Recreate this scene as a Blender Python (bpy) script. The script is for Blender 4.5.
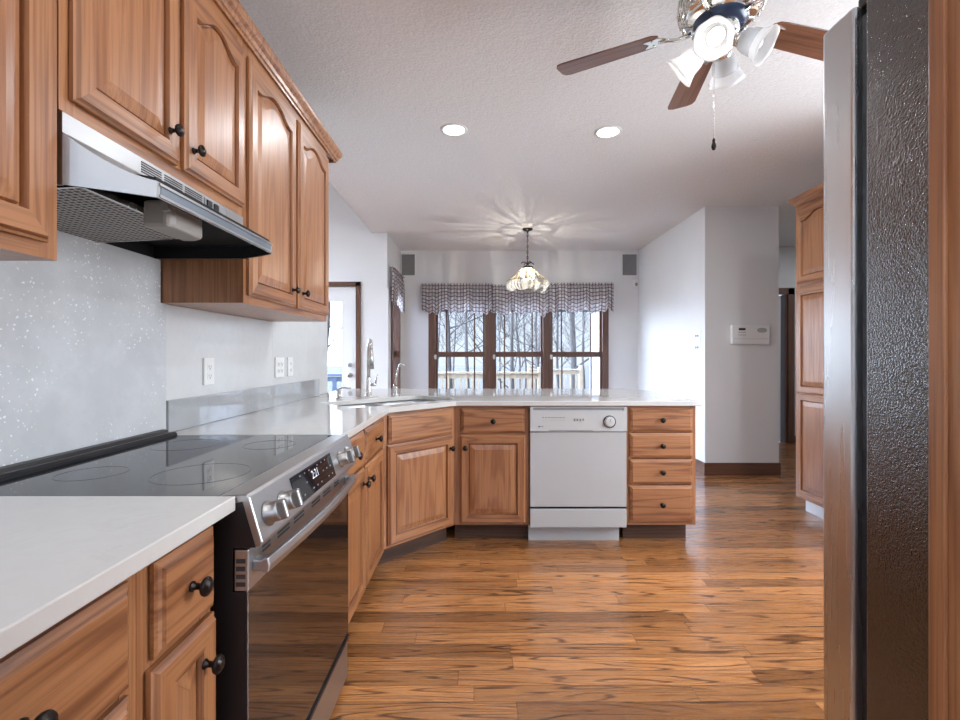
import bpy, bmesh, math, random
from mathutils import Vector, Matrix
from mathutils.geometry import tessellate_polygon
for o in list(bpy.data.objects): bpy.data.objects.remove(o)
SC = bpy.context.scene
COL = SC.collection
PI = math.pi
rnd = random.Random(7)

# ------------------------------------------------------------------ camera
cam = bpy.data.cameras.new('camera'); cam.sensor_width = 36; cam.lens = 18.0
cam.shift_x = 1/960; cam.shift_y = -4/960; cam.clip_start = .02; cam.clip_end = 500
camo = bpy.data.objects.new('camera', cam); COL.objects.link(camo)
camo.location = (0, 0, 1.196); camo.rotation_euler = (PI/2, 0, 0)
SC.camera = camo
vs = SC.view_settings
vs.view_transform = 'Standard'; vs.look = 'None'; vs.gamma = 1; vs.use_curve_mapping = False
vs.exposure = 0.05

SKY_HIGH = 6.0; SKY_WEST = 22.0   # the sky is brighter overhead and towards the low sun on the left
# ------------------------------------------------------------------ sky
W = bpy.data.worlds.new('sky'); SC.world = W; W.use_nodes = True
wn, wl = W.node_tree.nodes, W.node_tree.links
wn.clear()
wo = wn.new('ShaderNodeOutputWorld'); wb = wn.new('ShaderNodeBackground')
wt = wn.new('ShaderNodeTexCoord'); wsx = wn.new('ShaderNodeSeparateXYZ'); wr = wn.new('ShaderNodeValToRGB')
wl.new(wt.outputs['Generated'], wsx.inputs[0]); wl.new(wsx.outputs['Z'], wr.inputs[0])
wr.color_ramp.elements[0].position = 0.0; wr.color_ramp.elements[0].color = (.75, .86, 1.0, 1)
wr.color_ramp.elements[1].position = .5; wr.color_ramp.elements[1].color = (.45, .62, .95, 1)
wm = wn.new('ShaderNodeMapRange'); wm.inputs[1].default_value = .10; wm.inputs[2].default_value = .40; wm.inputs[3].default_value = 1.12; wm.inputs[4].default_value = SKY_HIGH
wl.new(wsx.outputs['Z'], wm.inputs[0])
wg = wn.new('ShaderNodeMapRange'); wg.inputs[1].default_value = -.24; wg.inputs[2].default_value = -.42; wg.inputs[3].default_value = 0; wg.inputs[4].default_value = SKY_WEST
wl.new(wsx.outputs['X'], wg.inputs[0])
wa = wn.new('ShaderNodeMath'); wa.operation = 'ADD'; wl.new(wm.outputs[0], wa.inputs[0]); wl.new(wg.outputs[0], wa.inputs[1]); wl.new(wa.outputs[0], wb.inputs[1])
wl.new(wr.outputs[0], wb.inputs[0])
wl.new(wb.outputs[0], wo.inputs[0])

# ------------------------------------------------------------------ large area lights (ceiling fixtures, lamps at assumed windows, added fill lamps and glazing portals)
def area(name, loc, rot, sx, sy, power, color=(1, 1, 1), disk=False, portal=False, spread=PI):
    l = bpy.data.lights.new(name, 'AREA'); l.energy = power; l.color = color
    l.shape = 'DISK' if disk else 'RECTANGLE'; l.size = sx
    if not disk: l.size_y = sy
    l.spread = spread
    o = bpy.data.objects.new(name, l); COL.objects.link(o); o.location = loc; o.rotation_euler = rot
    if portal: l.cycles.is_portal = True
    return o
WARM = (.90, .95, 1.0)
CAN = [(-.166, 3.19), (.866, 3.22), (-.15, 1.0), (.30, .05), (-.15, -.9), (.9, -1.1), (2.2, 2.2)]  # first two are the visible fixtures, the rest unseen fill lamps
CANW = [10, 10, 6, 6, 6, 6, 20]
DAY = (.93, .97, 1.0)

# ------------------------------------------------------------------ mesh helper
class MB:
    def __init__(s): s.v = []; s.f = []; s.m = []; s.sm = []; s.uv = {}
    def add(s, vs, fs, m=0, smooth=False, T=None):
        o = len(s.v)
        for v in vs:
            v = Vector(v)
            s.v.append(T @ v if T is not None else v)
        for f in fs:
            s.f.append([i + o for i in f]); s.m.append(m); s.sm.append(smooth)
    def box(s, x0, x1, y0, y1, z0, z1, m=0, T=None):
        s.add([(x0,y0,z0),(x1,y0,z0),(x1,y1,z0),(x0,y1,z0),(x0,y0,z1),(x1,y0,z1),(x1,y1,z1),(x0,y1,z1)],
              [(0,3,2,1),(4,5,6,7),(0,1,5,4),(1,2,6,5),(2,3,7,6),(3,0,4,7)], m, False, T)
        return s
    def prism(s, poly, z0, z1, m=0, T=None, holes=()):
        loops = [list(poly)] + [list(h) for h in holes]
        allp = [p for l in loops for p in l]; n = len(allp)
        tri = tessellate_polygon([[Vector((p[0], p[1], 0)) for p in l] for l in loops])
        vs = [(p[0], p[1], z0) for p in allp] + [(p[0], p[1], z1) for p in allp]
        fs = []
        for t in tri:
            a, b, c = [allp[i] for i in t]
            ccw = (b[0]-a[0])*(c[1]-a[1]) - (b[1]-a[1])*(c[0]-a[0]) > 0
            t = tuple(t) if ccw else tuple(reversed(t))
            fs.append(tuple(i + n for i in t)); fs.append(tuple(reversed(t)))
        k = 0
        for li, l in enumerate(loops):
            ar = sum(l[i][0]*l[(i+1) % len(l)][1] - l[(i+1) % len(l)][0]*l[i][1] for i in range(len(l)))
            pos = (ar > 0) == (li == 0)
            for i in range(len(l)):
                a, b = k + i, k + (i+1) % len(l)
                fs.append((a, b, b+n, a+n) if pos else (b, a, a+n, b+n))
            k += len(l)
        s.add(vs, fs, m, False, T); return s
    def loft(s, rings, m=0, closed=True, cap0=False, cap1=False, smooth=True, T=None, mats=None):
        n = len(rings[0]); vs = [p for r in rings for p in r]
        o = len(s.v); s.add(vs, [], m, smooth, T)
        for k in range(len(rings)-1):
            for i in range(n if closed else n-1):
                j = (i+1) % n
                s.f.append([o+k*n+i, o+k*n+j, o+(k+1)*n+j, o+(k+1)*n+i])
                s.m.append(mats[k] if mats else m); s.sm.append(smooth)
        if cap0: s.f.append([o+i for i in reversed(range(n))]); s.m.append(mats[0] if mats else m); s.sm.append(False)
        if cap1: s.f.append([o+(len(rings)-1)*n+i for i in range(n)]); s.m.append(mats[-1] if mats else m); s.sm.append(False)
        return s
    def lathe(s, prof, n=24, m=0, T=None, cap0=True, cap1=True, smooth=True, mats=None, mod=None):
        rings = []
        for k, (r, z) in enumerate(prof):
            rg = []
            for i in range(n):
                a = 2*PI*i/n; rr = r*(mod(a, k) if mod else 1)
                rg.append((rr*math.cos(a), rr*math.sin(a), z))
            rings.append(rg)
        return s.loft(rings, m, True, cap0, cap1, smooth, T, mats)
    def tube(s, path, r, n=8, m=0, smooth=True, T=None, cap=True):
        P = [Vector(p) for p in path]; R = r if isinstance(r, (list, tuple)) else [r]*len(P)
        up = None; rings = []
        for i, p in enumerate(P):
            d = (P[min(i+1, len(P)-1)] - P[max(i-1, 0)]).normalized()
            if up is None:
                up = Vector((0,0,1)) if abs(d.z) < .9 else Vector((1,0,0))
            u = (up - d*up.dot(d)).normalized(); w = d.cross(u); up = u
            rings.append([p + (u*math.cos(2*PI*k/n) + w*math.sin(2*PI*k/n))*R[i] for k in range(n)])
        return s.loft(rings, m, True, cap, cap, smooth, T)
    def build(s, name, mats, parent=None, world=False, bevel=0, loc=None, segs=2, recalc=True):
        if not isinstance(mats, (list, tuple)): mats = [mats]
        vs = s.v
        if world and parent is not None:
            Mi = root_matrix(parent).inverted(); vs = [Mi @ v for v in vs]
        me = bpy.data.meshes.new(name)
        me.from_pydata([tuple(v) for v in vs], [], s.f)
        for m in mats: me.materials.append(m)
        for i, p in enumerate(me.polygons):
            p.material_index = s.m[i]; p.use_smooth = s.sm[i]
        if recalc:
            bm = bmesh.new(); bm.from_mesh(me); bmesh.ops.recalc_face_normals(bm, faces=bm.faces); bm.to_mesh(me); bm.free()
        o = bpy.data.objects.new(name, me); COL.objects.link(o)
        if parent is not None: o.parent = parent
        if loc is not None: o.location = loc
        if bevel:
            b = o.modifiers.new('bevel', 'BEVEL'); b.width = bevel; b.segments = segs; b.limit_method = 'ANGLE'; b.angle_limit = .7
        return o
def root_matrix(o):
    m = Matrix.Translation(o.location) @ o.rotation_euler.to_matrix().to_4x4()
    return root_matrix(o.parent) @ m if o.parent else m
def tag(o, label=None, cat=None, group=None, kind=None):
    if label: o['label'] = label
    if cat: o['category'] = cat
    if group: o['group'] = group
    if kind: o['kind'] = kind
    return o
def thing(name, loc, label, cat, group=None, rotz=0):
    o = bpy.data.objects.new(name, None); COL.objects.link(o); o.empty_display_size = .1
    o.location = loc; o.rotation_euler = (0, 0, rotz)
    return tag(o, label, cat, group)
def struct_root(name, loc=(0,0,0), rotz=0):
    o = bpy.data.objects.new(name, None); COL.objects.link(o); o.location = loc; o.rotation_euler = (0,0,rotz)
    o['kind'] = 'structure'; return o
def struct(name, mb, mats, bevel=0):
    o = mb.build(name, mats, bevel=bevel); o['kind'] = 'structure'; return o
def copy_tree(o, parent=None):
    c = o.copy(); COL.objects.link(c); c.parent = parent
    for ch in [x for x in bpy.data.objects if x.parent == o]: copy_tree(ch, c)
    return c
def frame_to(d, origin):
    """matrix taking +z to direction d at origin"""
    d = Vector(d).normalized()
    return Matrix.Translation(origin) @ d.to_track_quat('Z', 'Y').to_matrix().to_4x4()
def rrect(x0, x1, y0, y1, r, n=6):
    pts = []
    for cx, cy, a0 in ((x1-r, y1-r, 0), (x0+r, y1-r, 90), (x0+r, y0+r, 180), (x1-r, y0+r, 270)):
        for k in range(n+1):
            a = math.radians(a0 + 90*k/n); pts.append((cx + r*math.cos(a), cy + r*math.sin(a)))
    return pts

# ------------------------------------------------------------------ materials
class NT:
    def __init__(s, name):
        s.mat = bpy.data.materials.new(name); s.mat.use_nodes = True
        s.t = s.mat.node_tree; s.n = s.t.nodes; s.l = s.t.links
        s.p = s.n['Principled BSDF']; s.out = s.n['Material Output']
    def new(s, t, **kw):
        x = s.n.new('ShaderNode' + t)
        for k, v in kw.items(): setattr(x, k, v)
        return x
    def link(s, a, b): s.l.new(a, b)
    def math(s, op, a, b=None, c=None):
        x = s.new('Math', operation=op)
        for i, v in enumerate((a, b, c)):
            if v is None: continue
            if isinstance(v, (int, float)): x.inputs[i].default_value = v
            else: s.link(v, x.inputs[i])
        return x.outputs[0]
    def ramp(s, fac, stops, interp='LINEAR'):
        r = s.new('ValToRGB'); e = r.color_ramp.elements; r.color_ramp.interpolation = interp
        while len(e) < len(stops): e.new(.5)
        for i, (p, c) in enumerate(stops):
            e[i].position = p; e[i].color = (c, c, c, 1) if isinstance(c, (int, float)) else (*c, 1)
        s.link(fac, r.inputs[0]); return r.outputs[0]
    def mix(s, fac, a, b, blend='MIX'):
        x = s.new('Mix', data_type='RGBA', blend_type=blend)
        for sock, v in ((x.inputs[0], fac), (x.inputs[6], a), (x.inputs[7], b)):
            if isinstance(v, (int, float)): sock.default_value = v
            elif isinstance(v, tuple): sock.default_value = (*v, 1)
            else: s.link(v, sock)
        return x.outputs[2]
    def noise(s, vec, scale=1, detail=3, rough=.5, dist=0):
        x = s.new('TexNoise'); x.inputs['Scale'].default_value = scale; x.inputs['Detail'].default_value = detail
        x.inputs['Roughness'].default_value = rough; x.inputs['Distortion'].default_value = dist
        if vec is not None: s.link(vec, x.inputs['Vector'])
        return x.outputs[0]
    def coord(s, scale=(1,1,1), rand=False, kind='Object'):
        tc = s.new('TexCoord'); v = tc.outputs[kind]
        if rand:
            oi = s.new('ObjectInfo'); m = s.new('VectorMath', operation='MULTIPLY_ADD')
            cb = s.new('CombineXYZ')
            for i in range(3): s.link(oi.outputs['Random'], cb.inputs[i])
            s.link(cb.outputs[0], m.inputs[0]); m.inputs[1].default_value = (37.1, 91.7, 53.3); s.link(v, m.inputs[2]); v = m.outputs[0]
        mp = s.new('Mapping'); mp.inputs['Scale'].default_value = scale; s.link(v, mp.inputs[0])
        return mp.outputs[0]
    def bump(s, h, strength=.2, dist=.01):
        b = s.new('Bump'); b.inputs['Strength'].default_value = strength; b.inputs['Distance'].default_value = dist
        s.link(h, b.inputs['Height']); s.link(b.outputs[0], s.p.inputs['Normal'])
    def set(s, **kw):
        for k, v in kw.items():
            sock = s.p.inputs[k.replace('_', ' ')]
            if isinstance(v, tuple): sock.default_value = (*v, 1) if len(v) == 3 else v
            elif isinstance(v, (int, float)): sock.default_value = v
            else: s.link(v, sock)
        return s
def plain(name, c, rough=.5, metal=0, vary=.04, nscale=12, **kw):
    t = NT(name)
    n = t.noise(t.coord(), nscale, 3)
    dk = tuple(x*(1-vary) for x in c); lt = tuple(min(1, x*(1+vary)) for x in c)
    t.set(Base_Color=t.ramp(n, [(.3, dk), (.7, lt)]), Roughness=rough, Metallic=metal, **kw)
    return t.mat
def wood(name, axis, dark, mid, light, rough=.38, spec=.5, lines=9, coat=.3):
    t = NT(name)
    s = {'v': (7, 7, .55), 'h': (.55, 7, 7)}[axis]; f = {'v': (150, 150, 3), 'h': (3, 150, 150)}[axis]
    b = t.noise(t.coord(s, True), 1, 3, .5)
    k = t.math('PINGPONG', t.math('MULTIPLY', b, lines), .5)
    fib = t.noise(t.coord(f, True), 1, 2, .6)
    dk = dark if axis == 'h' else tuple(.2*a+.8*b for a, b in zip(dark, mid))
    c = t.ramp(t.math('MULTIPLY', k, 2), [(0, dk), (.08, dk), (.24, mid), (.55, light), (1, light)])
    c = t.mix(.35, c, t.ramp(t.noise(t.coord(tuple(x*.35 for x in s), True), 1, 2), [(.35, mid), (.65, light)]))
    c = t.mix(t.ramp(fib, [(.47, 0.0), (.68, .5)]), c, dark)
    t.set(Base_Color=c, Roughness=rough, Coat_Weight=coat, Coat_Roughness=.3)
    t.bump(fib, .06, .002)
    return t.mat
OD, OM, OL = (.13, .043, .015), (.27, .100, .036), (.38, .166, .067)
WV = wood('oak_vertical_grain', 'v', OD, OM, OL)
WH = wood('oak_horizontal_grain', 'h', OD, OM, OL)
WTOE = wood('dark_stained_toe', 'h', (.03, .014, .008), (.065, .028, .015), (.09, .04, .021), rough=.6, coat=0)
WTRIM = wood('walnut_stained_trim', 'v', (.05, .02, .011), (.10, .042, .024), (.135, .058, .034), rough=.4)
WTRIMH = wood('walnut_stained_trim_horizontal', 'h', (.05, .02, .011), (.10, .042, .024), (.135, .058, .034), rough=.4)
WBLADE = wood('fan_blade_wood', 'h', (.07, .026, .014), (.15, .062, .034), (.20, .09, .052), rough=.3)
WALL = plain('wall_paint', (.70, .70, .705), .6, vary=.015, nscale=3)
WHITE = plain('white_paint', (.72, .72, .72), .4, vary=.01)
def mk_ceiling():
    t = NT('textured_ceiling'); n = t.noise(t.coord(), 70, 4, .6)
    n2 = t.noise(t.coord(), 22, 3, .5)
    t.set(Base_Color=t.ramp(n, [(.3, (.70, .70, .705)), (.7, (.80, .80, .805))]), Roughness=.85)
    t.bump(t.math('ADD', n, n2), .3, .02); return t.mat
CEIL = mk_ceiling()
def mk_floor():
    t = NT('oak_plank_floor')
    tc = t.new('TexCoord'); sp = t.new('SeparateXYZ'); t.link(tc.outputs['Object'], sp.inputs[0])
    x, y = sp.outputs[0], sp.outputs[1]
    PW = .083
    row = t.math('FLOOR', t.math('DIVIDE', y, PW))
    wn1 = t.new('TexWhiteNoise', noise_dimensions='1D'); t.link(row, wn1.inputs['W'])
    xs = t.math('ADD', x, t.math('MULTIPLY', wn1.outputs['Value'], 7.3))
    ln = t.math('ADD', .75, t.math('MULTIPLY', t.math('FRACT', t.math('MULTIPLY', wn1.outputs['Value'], 17.3)), .8))
    xl = t.math('DIVIDE', xs, ln); colm = t.math('FLOOR', xl)
    cb = t.new('CombineXYZ'); t.link(row, cb.inputs[0]); t.link(colm, cb.inputs[1])
    wn2 = t.new('TexWhiteNoise', noise_dimensions='2D'); t.link(cb.outputs[0], wn2.inputs['Vector'])
    idv = wn2.outputs['Value']
    def vec(sx, sy, sid):
        c = t.new('CombineXYZ'); t.link(t.math('MULTIPLY', x, sx), c.inputs[0])
        t.link(t.math('ADD', t.math('MULTIPLY', y, sy), t.math('MULTIPLY', idv, sid)), c.inputs[1])
        t.link(t.math('MULTIPLY', idv, 53.0), c.inputs[2]); return c.outputs[0]
    b = t.noise(vec(.85, 13, 91.0), 1, 1.5, .45, .1)
    b = t.math('ADD', b, t.math('MULTIPLY', t.noise(vec(9, 90, 23.0), 1, 2, .6), .018))
    k = t.math('MULTIPLY', t.math('PINGPONG', t.math('MULTIPLY', b, 13.0), .5), 2)
    fib = t.noise(vec(6, 210, 40.0), 1, 3, .7)
    fib2 = t.noise(vec(2.5, 60, 61.0), 1, 3, .6)
    dark, mid, light = (.05, .016, .005), (.33, .134, .044), (.49, .228, .084)
    brk = t.ramp(t.noise(vec(1.6, 22, 11.0), 1, 2), [(.34, 0.0), (.5, 1.0)])
    c = t.mix(fib2, light, mid)
    ln1 = t.ramp(k, [(0, .95), (.12, .85), (.34, 0.0)])
    c = t.mix(t.math('MULTIPLY', ln1, t.math('ADD', t.math('MULTIPLY', brk, .8), .15)), c, dark)
    c = t.mix(t.ramp(fib, [(.46, 0.0), (.68, .75)]), c, (.13, .046, .017))
    tone = t.ramp(idv, [(0, (.55, .50, .45)), (.3, (.85, .82, .78)), (.7, (1.05, 1.02, 1.0)), (1, (1.32, 1.30, 1.26))])
    c = t.mix(1.0, c, tone, 'MULTIPLY')
    fy = t.math('FRACT', t.math('DIVIDE', y, PW)); fx = t.math('FRACT', xl)
    ey = t.math('MINIMUM', fy, t.math('SUBTRACT', 1.0, fy)); ex = t.math('MULTIPLY', t.math('MINIMUM', fx, t.math('SUBTRACT', 1.0, fx)), 12.0)
    gap = t.ramp(t.math('MINIMUM', ey, ex), [(0, .85), (.03, 0.0)])
    c = t.mix(gap, c, (.06, .025, .012))
    t.set(Base_Color=c, Roughness=t.ramp(fib, [(.3, .23), (.8, .36)]), Coat_Weight=.45, Coat_Roughness=.12)
    t.bump(t.math('SUBTRACT', t.math('MULTIPLY', fib, .25), gap), .12, .003)
    return t.mat
FLOOR = mk_floor()
def mk_quartz(name, base, vein, specks=0.0, rough=.12, ior=1.5, vs=3.0, cloud=.97):
    t = NT(name); v = t.coord()
    n = t.noise(v, vs, 6, .62, .8); n2 = t.noise(v, 26, 4, .6)
    c = t.ramp(n, [(.38, base), (.485, base), (.5, vein), (.52, base), (.7, tuple(min(1, x*1.05) for x in base))])
    c = t.mix(t.ramp(n2, [(.45, 0.0), (.75, .35)]), c, tuple(x*.86 for x in base))
    c = t.mix(t.ramp(t.noise(v, 7, 5, .65), [(.42, .55), (.60, 0.0)]), c, tuple(x*cloud for x in base))
    if specks:
        vo = t.new('TexVoronoi'); vo.inputs['Scale'].default_value = 75; wv = t.new('VectorMath', operation='MULTIPLY_ADD'); nt = t.new('TexNoise'); nt.inputs['Scale'].default_value = 120; t.link(v, nt.inputs['Vector']); t.link(nt.outputs['Color'], wv.inputs[0]); wv.inputs[1].default_value = (.012, .012, .012); t.link(v, wv.inputs[2]); t.link(wv.outputs[0], vo.inputs['Vector'])
        dens = t.ramp(t.noise(v, 3.2, 4), [(.47, 0.0), (.55, 1.0)])
        sz = t.math('MULTIPLY', t.noise(v, 60, 2), .36)
        sp = t.math('MULTIPLY', t.math('LESS_THAN', vo.outputs['Distance'], sz), dens)
        c = t.mix(t.math('MULTIPLY', sp, specks), c, (.85, .86, .88))
    t.set(Base_Color=c, Roughness=rough, IOR=ior)
    return t.mat
QTZ = mk_quartz('white_quartz', (.60, .585, .56), (.57, .555, .53), rough=.06, vs=4)
SLAB = mk_quartz('grey_quartz_slab', (.56, .57, .585), (.545, .555, .57), .85, .2, vs=2.2, cloud=.86)
WSLAB = mk_quartz('pale_quartz_slab', (.60, .60, .595), (.585, .585, .58), .15, .2, vs=2.2)
POL = mk_quartz('polished_grey_quartz', (.36, .37, .385), (.32, .33, .34), .1, .03, 1.9)
def mk_steel(name, c, rough, scale, aniso=0):
    t = NT(name); n = t.noise(t.coord(scale), 1, 2, .6)
    t.set(Base_Color=t.ramp(n, [(.3, tuple(x*.97 for x in c)), (.7, c)]), Metallic=1.0, Roughness=t.ramp(n, [(.3, rough), (.7, rough+.04)]))
    return t.mat
STEEL = mk_steel('brushed_stainless', (.50, .50, .505), .33, (30, 2, 60))
STEELV = mk_steel('brushed_stainless_door', (.64, .645, .655), .26, (40, 40, 2))
CHROME = mk_steel('polished_chrome', (.75, .74, .70), .08, (20, 20, 20))
NICKEL = mk_steel('brushed_nickel', (.60, .585, .56), .24, (60, 60, 60))
KSTEEL = mk_steel('dark_satin_steel', (.36, .35, .34), .32, (60, 60, 60))
BRASS = mk_steel('aged_brass', (.30, .22, .11), .35, (60, 60, 60))
BRONZE = plain('oil_rubbed_bronze', (.022, .016, .014), .28, .7, .1)
BLACK = plain('black_enamel', (.008, .008, .01), .35)
MATTEB = plain('matte_black_interior', (.004, .004, .005), .8)
BGLASS = plain('black_ceramic_glass', (.005, .006, .009), .04, 0, .02, IOR=1.5)
OGLASS = plain('dark_oven_glass', (.010, .007, .006), .05, 0, .02, IOR=2.6)
DWW = plain('white_appliance_enamel', (.50, .50, .50), .3, vary=.01)
DWG = plain('white_appliance_panel', (.44, .44, .44), .4, vary=.01)
GREYMARK = plain('grey_marking', (.22, .22, .23), .5)
DKMARK = plain('dark_marking', (.03, .03, .035), .5)
PLAST = plain('white_plastic', (.74, .74, .73), .35, vary=.01)
BEIGE = plain('lamp_housing_plastic', (.34, .315, .29), .45)
GRILL = plain('grey_speaker_cloth', (.19, .19, .195), .8)
LIT = plain('lit_digits', (.6, .65, .7), .4, Emission_Color=(.7, .85, 1.0, 1), Emission_Strength=.45)
def mk_pebble():
    t = NT('black_pebbled_steel'); v = t.coord()
    n = t.noise(v, 320, 2.0, .5); n2 = t.noise(v, 190, 2, .5, .5)
    t.set(Base_Color=(.003, .003, .0035), Roughness=.14, IOR=2.3)
    t.bump(t.math('ADD', n, t.math('MULTIPLY', n2, .8)), 1.0, .0009); return t.mat
PEB = mk_pebble()
def mk_filter():
    t = NT('aluminium_mesh_filter'); v = t.coord((1,1,1))
    sp = t.new('SeparateXYZ'); t.link(v, sp.inputs[0])
    def ln(c): return t.math('MULTIPLY', t.math('ABSOLUTE', t.math('SUBTRACT', t.math('FRACT', t.math('MULTIPLY', c, 62.0)), .5)), 2.0)
    h = t.math('MAXIMUM', ln(sp.outputs[0]), ln(sp.outputs[1]))
    t.set(Base_Color=t.ramp(h, [(.62, (.02, .018, .016)), (.85, (.50, .46, .42))]), Metallic=.4, Roughness=.45)
    t.bump(h, .5, .003); return t.mat
FILT = mk_filter()
def mk_pane():
    t = NT('window_glass'); t.n.remove(t.p)
    tr = t.new('BsdfTransparent'); gl = t.new('BsdfGlossy'); gl.inputs['Roughness'].default_value = .01
    lw = t.new('LayerWeight'); lw.inputs[0].default_value = .5; mx = t.new('MixShader')
    t.link(t.math('ADD', .035, t.math('MULTIPLY', t.math('POWER', lw.outputs['Facing'], 5.0), .9)), mx.inputs[0]); t.link(tr.outputs[0], mx.inputs[1]); t.link(gl.outputs[0], mx.inputs[2]); t.link(mx.outputs[0], t.out.inputs[0])
    return t.mat
PANE = mk_pane()
def mk_emit(name, c, s):
    t = NT(name); t.set(Base_Color=(.8, .8, .8), Emission_Color=(*c, 1), Emission_Strength=s); return t.mat
LENS = mk_emit('lit_lens', (1, .98, .95), 6); BULB = mk_emit('lit_bulb', (1, .97, .92), 3); BULBW = mk_emit('lit_warm_bulb', (1, .86, .62), 4)
BULBOFF = plain('unlit_bulb', (.75, .75, .74), .3)
def mk_frost(name, col, tr, ribs=0, lo=.1, warm=None):
    """thin glass: part see-through, part frosted (translucent and diffuse), with moulded ribs"""
    t = NT(name); t.n.remove(t.p)
    tp = t.new('BsdfTransparent'); tl = t.new('BsdfTranslucent'); df = t.new('BsdfDiffuse'); gl = t.new('BsdfGlossy'); gl.inputs['Roughness'].default_value = .1
    for b in (tl, df): b.inputs[0].default_value = (*col, 1)
    tp.inputs[0].default_value = (*(warm or (1,1,1)), 1)
    m1 = t.new('MixShader'); m1.inputs[0].default_value = .5; t.link(tl.outputs[0], m1.inputs[1]); t.link(df.outputs[0], m1.inputs[2])
    m2 = t.new('MixShader'); t.link(m1.outputs[0], m2.inputs[1]); t.link(tp.outputs[0], m2.inputs[2])
    if ribs:
        tc = t.new('TexCoord'); sp = t.new('SeparateXYZ'); t.link(tc.outputs['Object'], sp.inputs[0])
        an = t.math('ARCTAN2', sp.outputs[1], sp.outputs[0])
        cb = t.new('CombineXYZ'); t.link(t.math('MULTIPLY', t.math('COSINE', an), ribs), cb.inputs[0]); t.link(t.math('MULTIPLY', t.math('SINE', an), ribs), cb.inputs[1]); t.link(t.math('MULTIPLY', sp.outputs[2], 2), cb.inputs[2])
        n = t.noise(cb.outputs[0], 1, 1.2, .5)
        t.link(t.ramp(n, [(.46, lo), (.54, tr)]), m2.inputs[0])
    else: m2.inputs[0].default_value = tr
    lw = t.new('LayerWeight'); lw.inputs[0].default_value = .5; m3 = t.new('MixShader')
    t.link(t.math('ADD', .04, t.math('MULTIPLY', t.math('POWER', lw.outputs['Facing'], 5.0), .6)), m3.inputs[0]); t.link(m2.outputs[0], m3.inputs[1]); t.link(gl.outputs[0], m3.inputs[2]); t.link(m3.outputs[0], t.out.inputs[0])
    return t.mat
FROST = mk_frost('frosted_glass', (.9, .9, .9), .08); CLEAR = mk_frost('ribbed_clear_glass', (.75, .76, .78), .5)
CONE = mk_frost('etched_amber_glass', (.40, .345, .25), .97, 17, lo=.12, warm=(1, .95, .85)); SCAL = mk_frost('etched_clear_glass', (.55, .54, .50), .93, 18, lo=.5)
def mk_cloth():
    t = NT('plaid_cotton')
    uv = t.new('UVMap'); sp = t.new('SeparateXYZ'); t.link(uv.outputs[0], sp.inputs[0])
    u, v = sp.outputs[0], sp.outputs[1]
    def line(c, per, w):
        f = t.math('FRACT', t.math('DIVIDE', c, per)); return t.math('LESS_THAN', t.math('ABSOLUTE', t.math('SUBTRACT', f, .5)), w)
    l = t.math('MAXIMUM', line(u, .055, .10), line(v, .05, .11))
    w = t.math('MAXIMUM', line(u, .11, .24), line(v, .10, .24))
    base = t.mix(t.math('MULTIPLY', w, .4), (.80, .77, .78), (.42, .30, .31))
    c = t.mix(t.math('MULTIPLY', l, .9), base, (.05, .045, .055))
    df = t.new('BsdfDiffuse'); tl = t.new('BsdfTranslucent'); mx = t.new('MixShader'); mx.inputs[0].default_value = .45
    t.link(c, df.inputs[0]); t.link(c, tl.inputs[0]); t.link(df.outputs[0], mx.inputs[1]); t.link(tl.outputs[0], mx.inputs[2])
    t.n.remove(t.p); t.link(mx.outputs[0], t.out.inputs[0]); return t.mat
CLOTH = mk_cloth()
BARK = plain('grey_bark', (.06, .05, .043), .9, vary=.25, nscale=6)
CEDAR = plain('weathered_cedar', (.34, .25, .155), .7, vary=.12, nscale=8)
BLUEWOOD = plain('blue_grey_wood', (.055, .075, .11), .6, vary=.08)  # plain dark blue-grey wood tone
LITTER = plain('leaf_litter', (.06, .05, .037), .95, vary=.2, nscale=1.5)
DECK = plain('deck_boards', (.10, .09, .08), .8, vary=.1)
def mk_siding():
    t = NT('white_lap_siding'); tc = t.new('TexCoord'); sp = t.new('SeparateXYZ'); t.link(tc.outputs['Object'], sp.inputs[0])
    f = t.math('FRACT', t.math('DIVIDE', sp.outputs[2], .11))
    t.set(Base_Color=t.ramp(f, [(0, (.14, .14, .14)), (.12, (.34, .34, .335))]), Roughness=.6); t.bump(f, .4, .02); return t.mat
SIDING = mk_siding()

# ------------------------------------------------------------------ setting
CZ = 2.70; YB = 6.85; XR = 2.27; YP = 4.82; XL = -1.19; YD = 5.85
struct('floor', MB().box(-4.6, 6.0, -2.3, YB+.12, -.05, 0), FLOOR)
struct('ceiling', MB().box(-1.28, 6.0, -2.3, YB+.12, CZ, CZ+.1), CEIL)
struct('ceiling_left', MB().box(-4.6, -1.28, -2.3, YD+.1, 3.9, 4.0), CEIL)
struct('trim_1', MB().box(-1.30, -1.279, 3.72, YD, CZ-.005, 3.9), WALL)                # upright edge of the kitchen ceiling towards the taller room
struct('wall_left', MB().box(XL-.12, XL, -2.3, 3.70, 0, CZ), WALL)
mb = MB(); mb.box(XL-.12, XL-.09, -2.3, 3.72, CZ, 3.9); struct('wall_left_upper', mb, WALL)
struct('wall_front', MB().box(-4.6, -.95, -2.42, -2.3, 0, 3.9).box(2.95, 6.0, -2.42, -2.3, 0, 3.9).box(-.95, 2.95, -2.42, -2.3, 0, .75).box(-.95, 2.95, -2.42, -2.3, 2.5, 3.9), WALL)
w = struct_root('fill_window_6', (1.0, -2.3, .75))  # unseen window, added behind the camera for frontal fill
mb = MB()
for a in (-.95, .33, 1.61, 2.89): mb.box(a, a+.06, -2.4, -2.28, .75, 2.5)
mb.box(-.95, 2.95, -2.4, -2.28, .75, .81).box(-.95, 2.95, -2.4, -2.28, 2.44, 2.5).build('window_frame', WTRIM, w, True)
MB().box(-.95, 2.95, -2.36, -2.355, .75, 2.5).build('pane', PANE, w, True)
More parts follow.
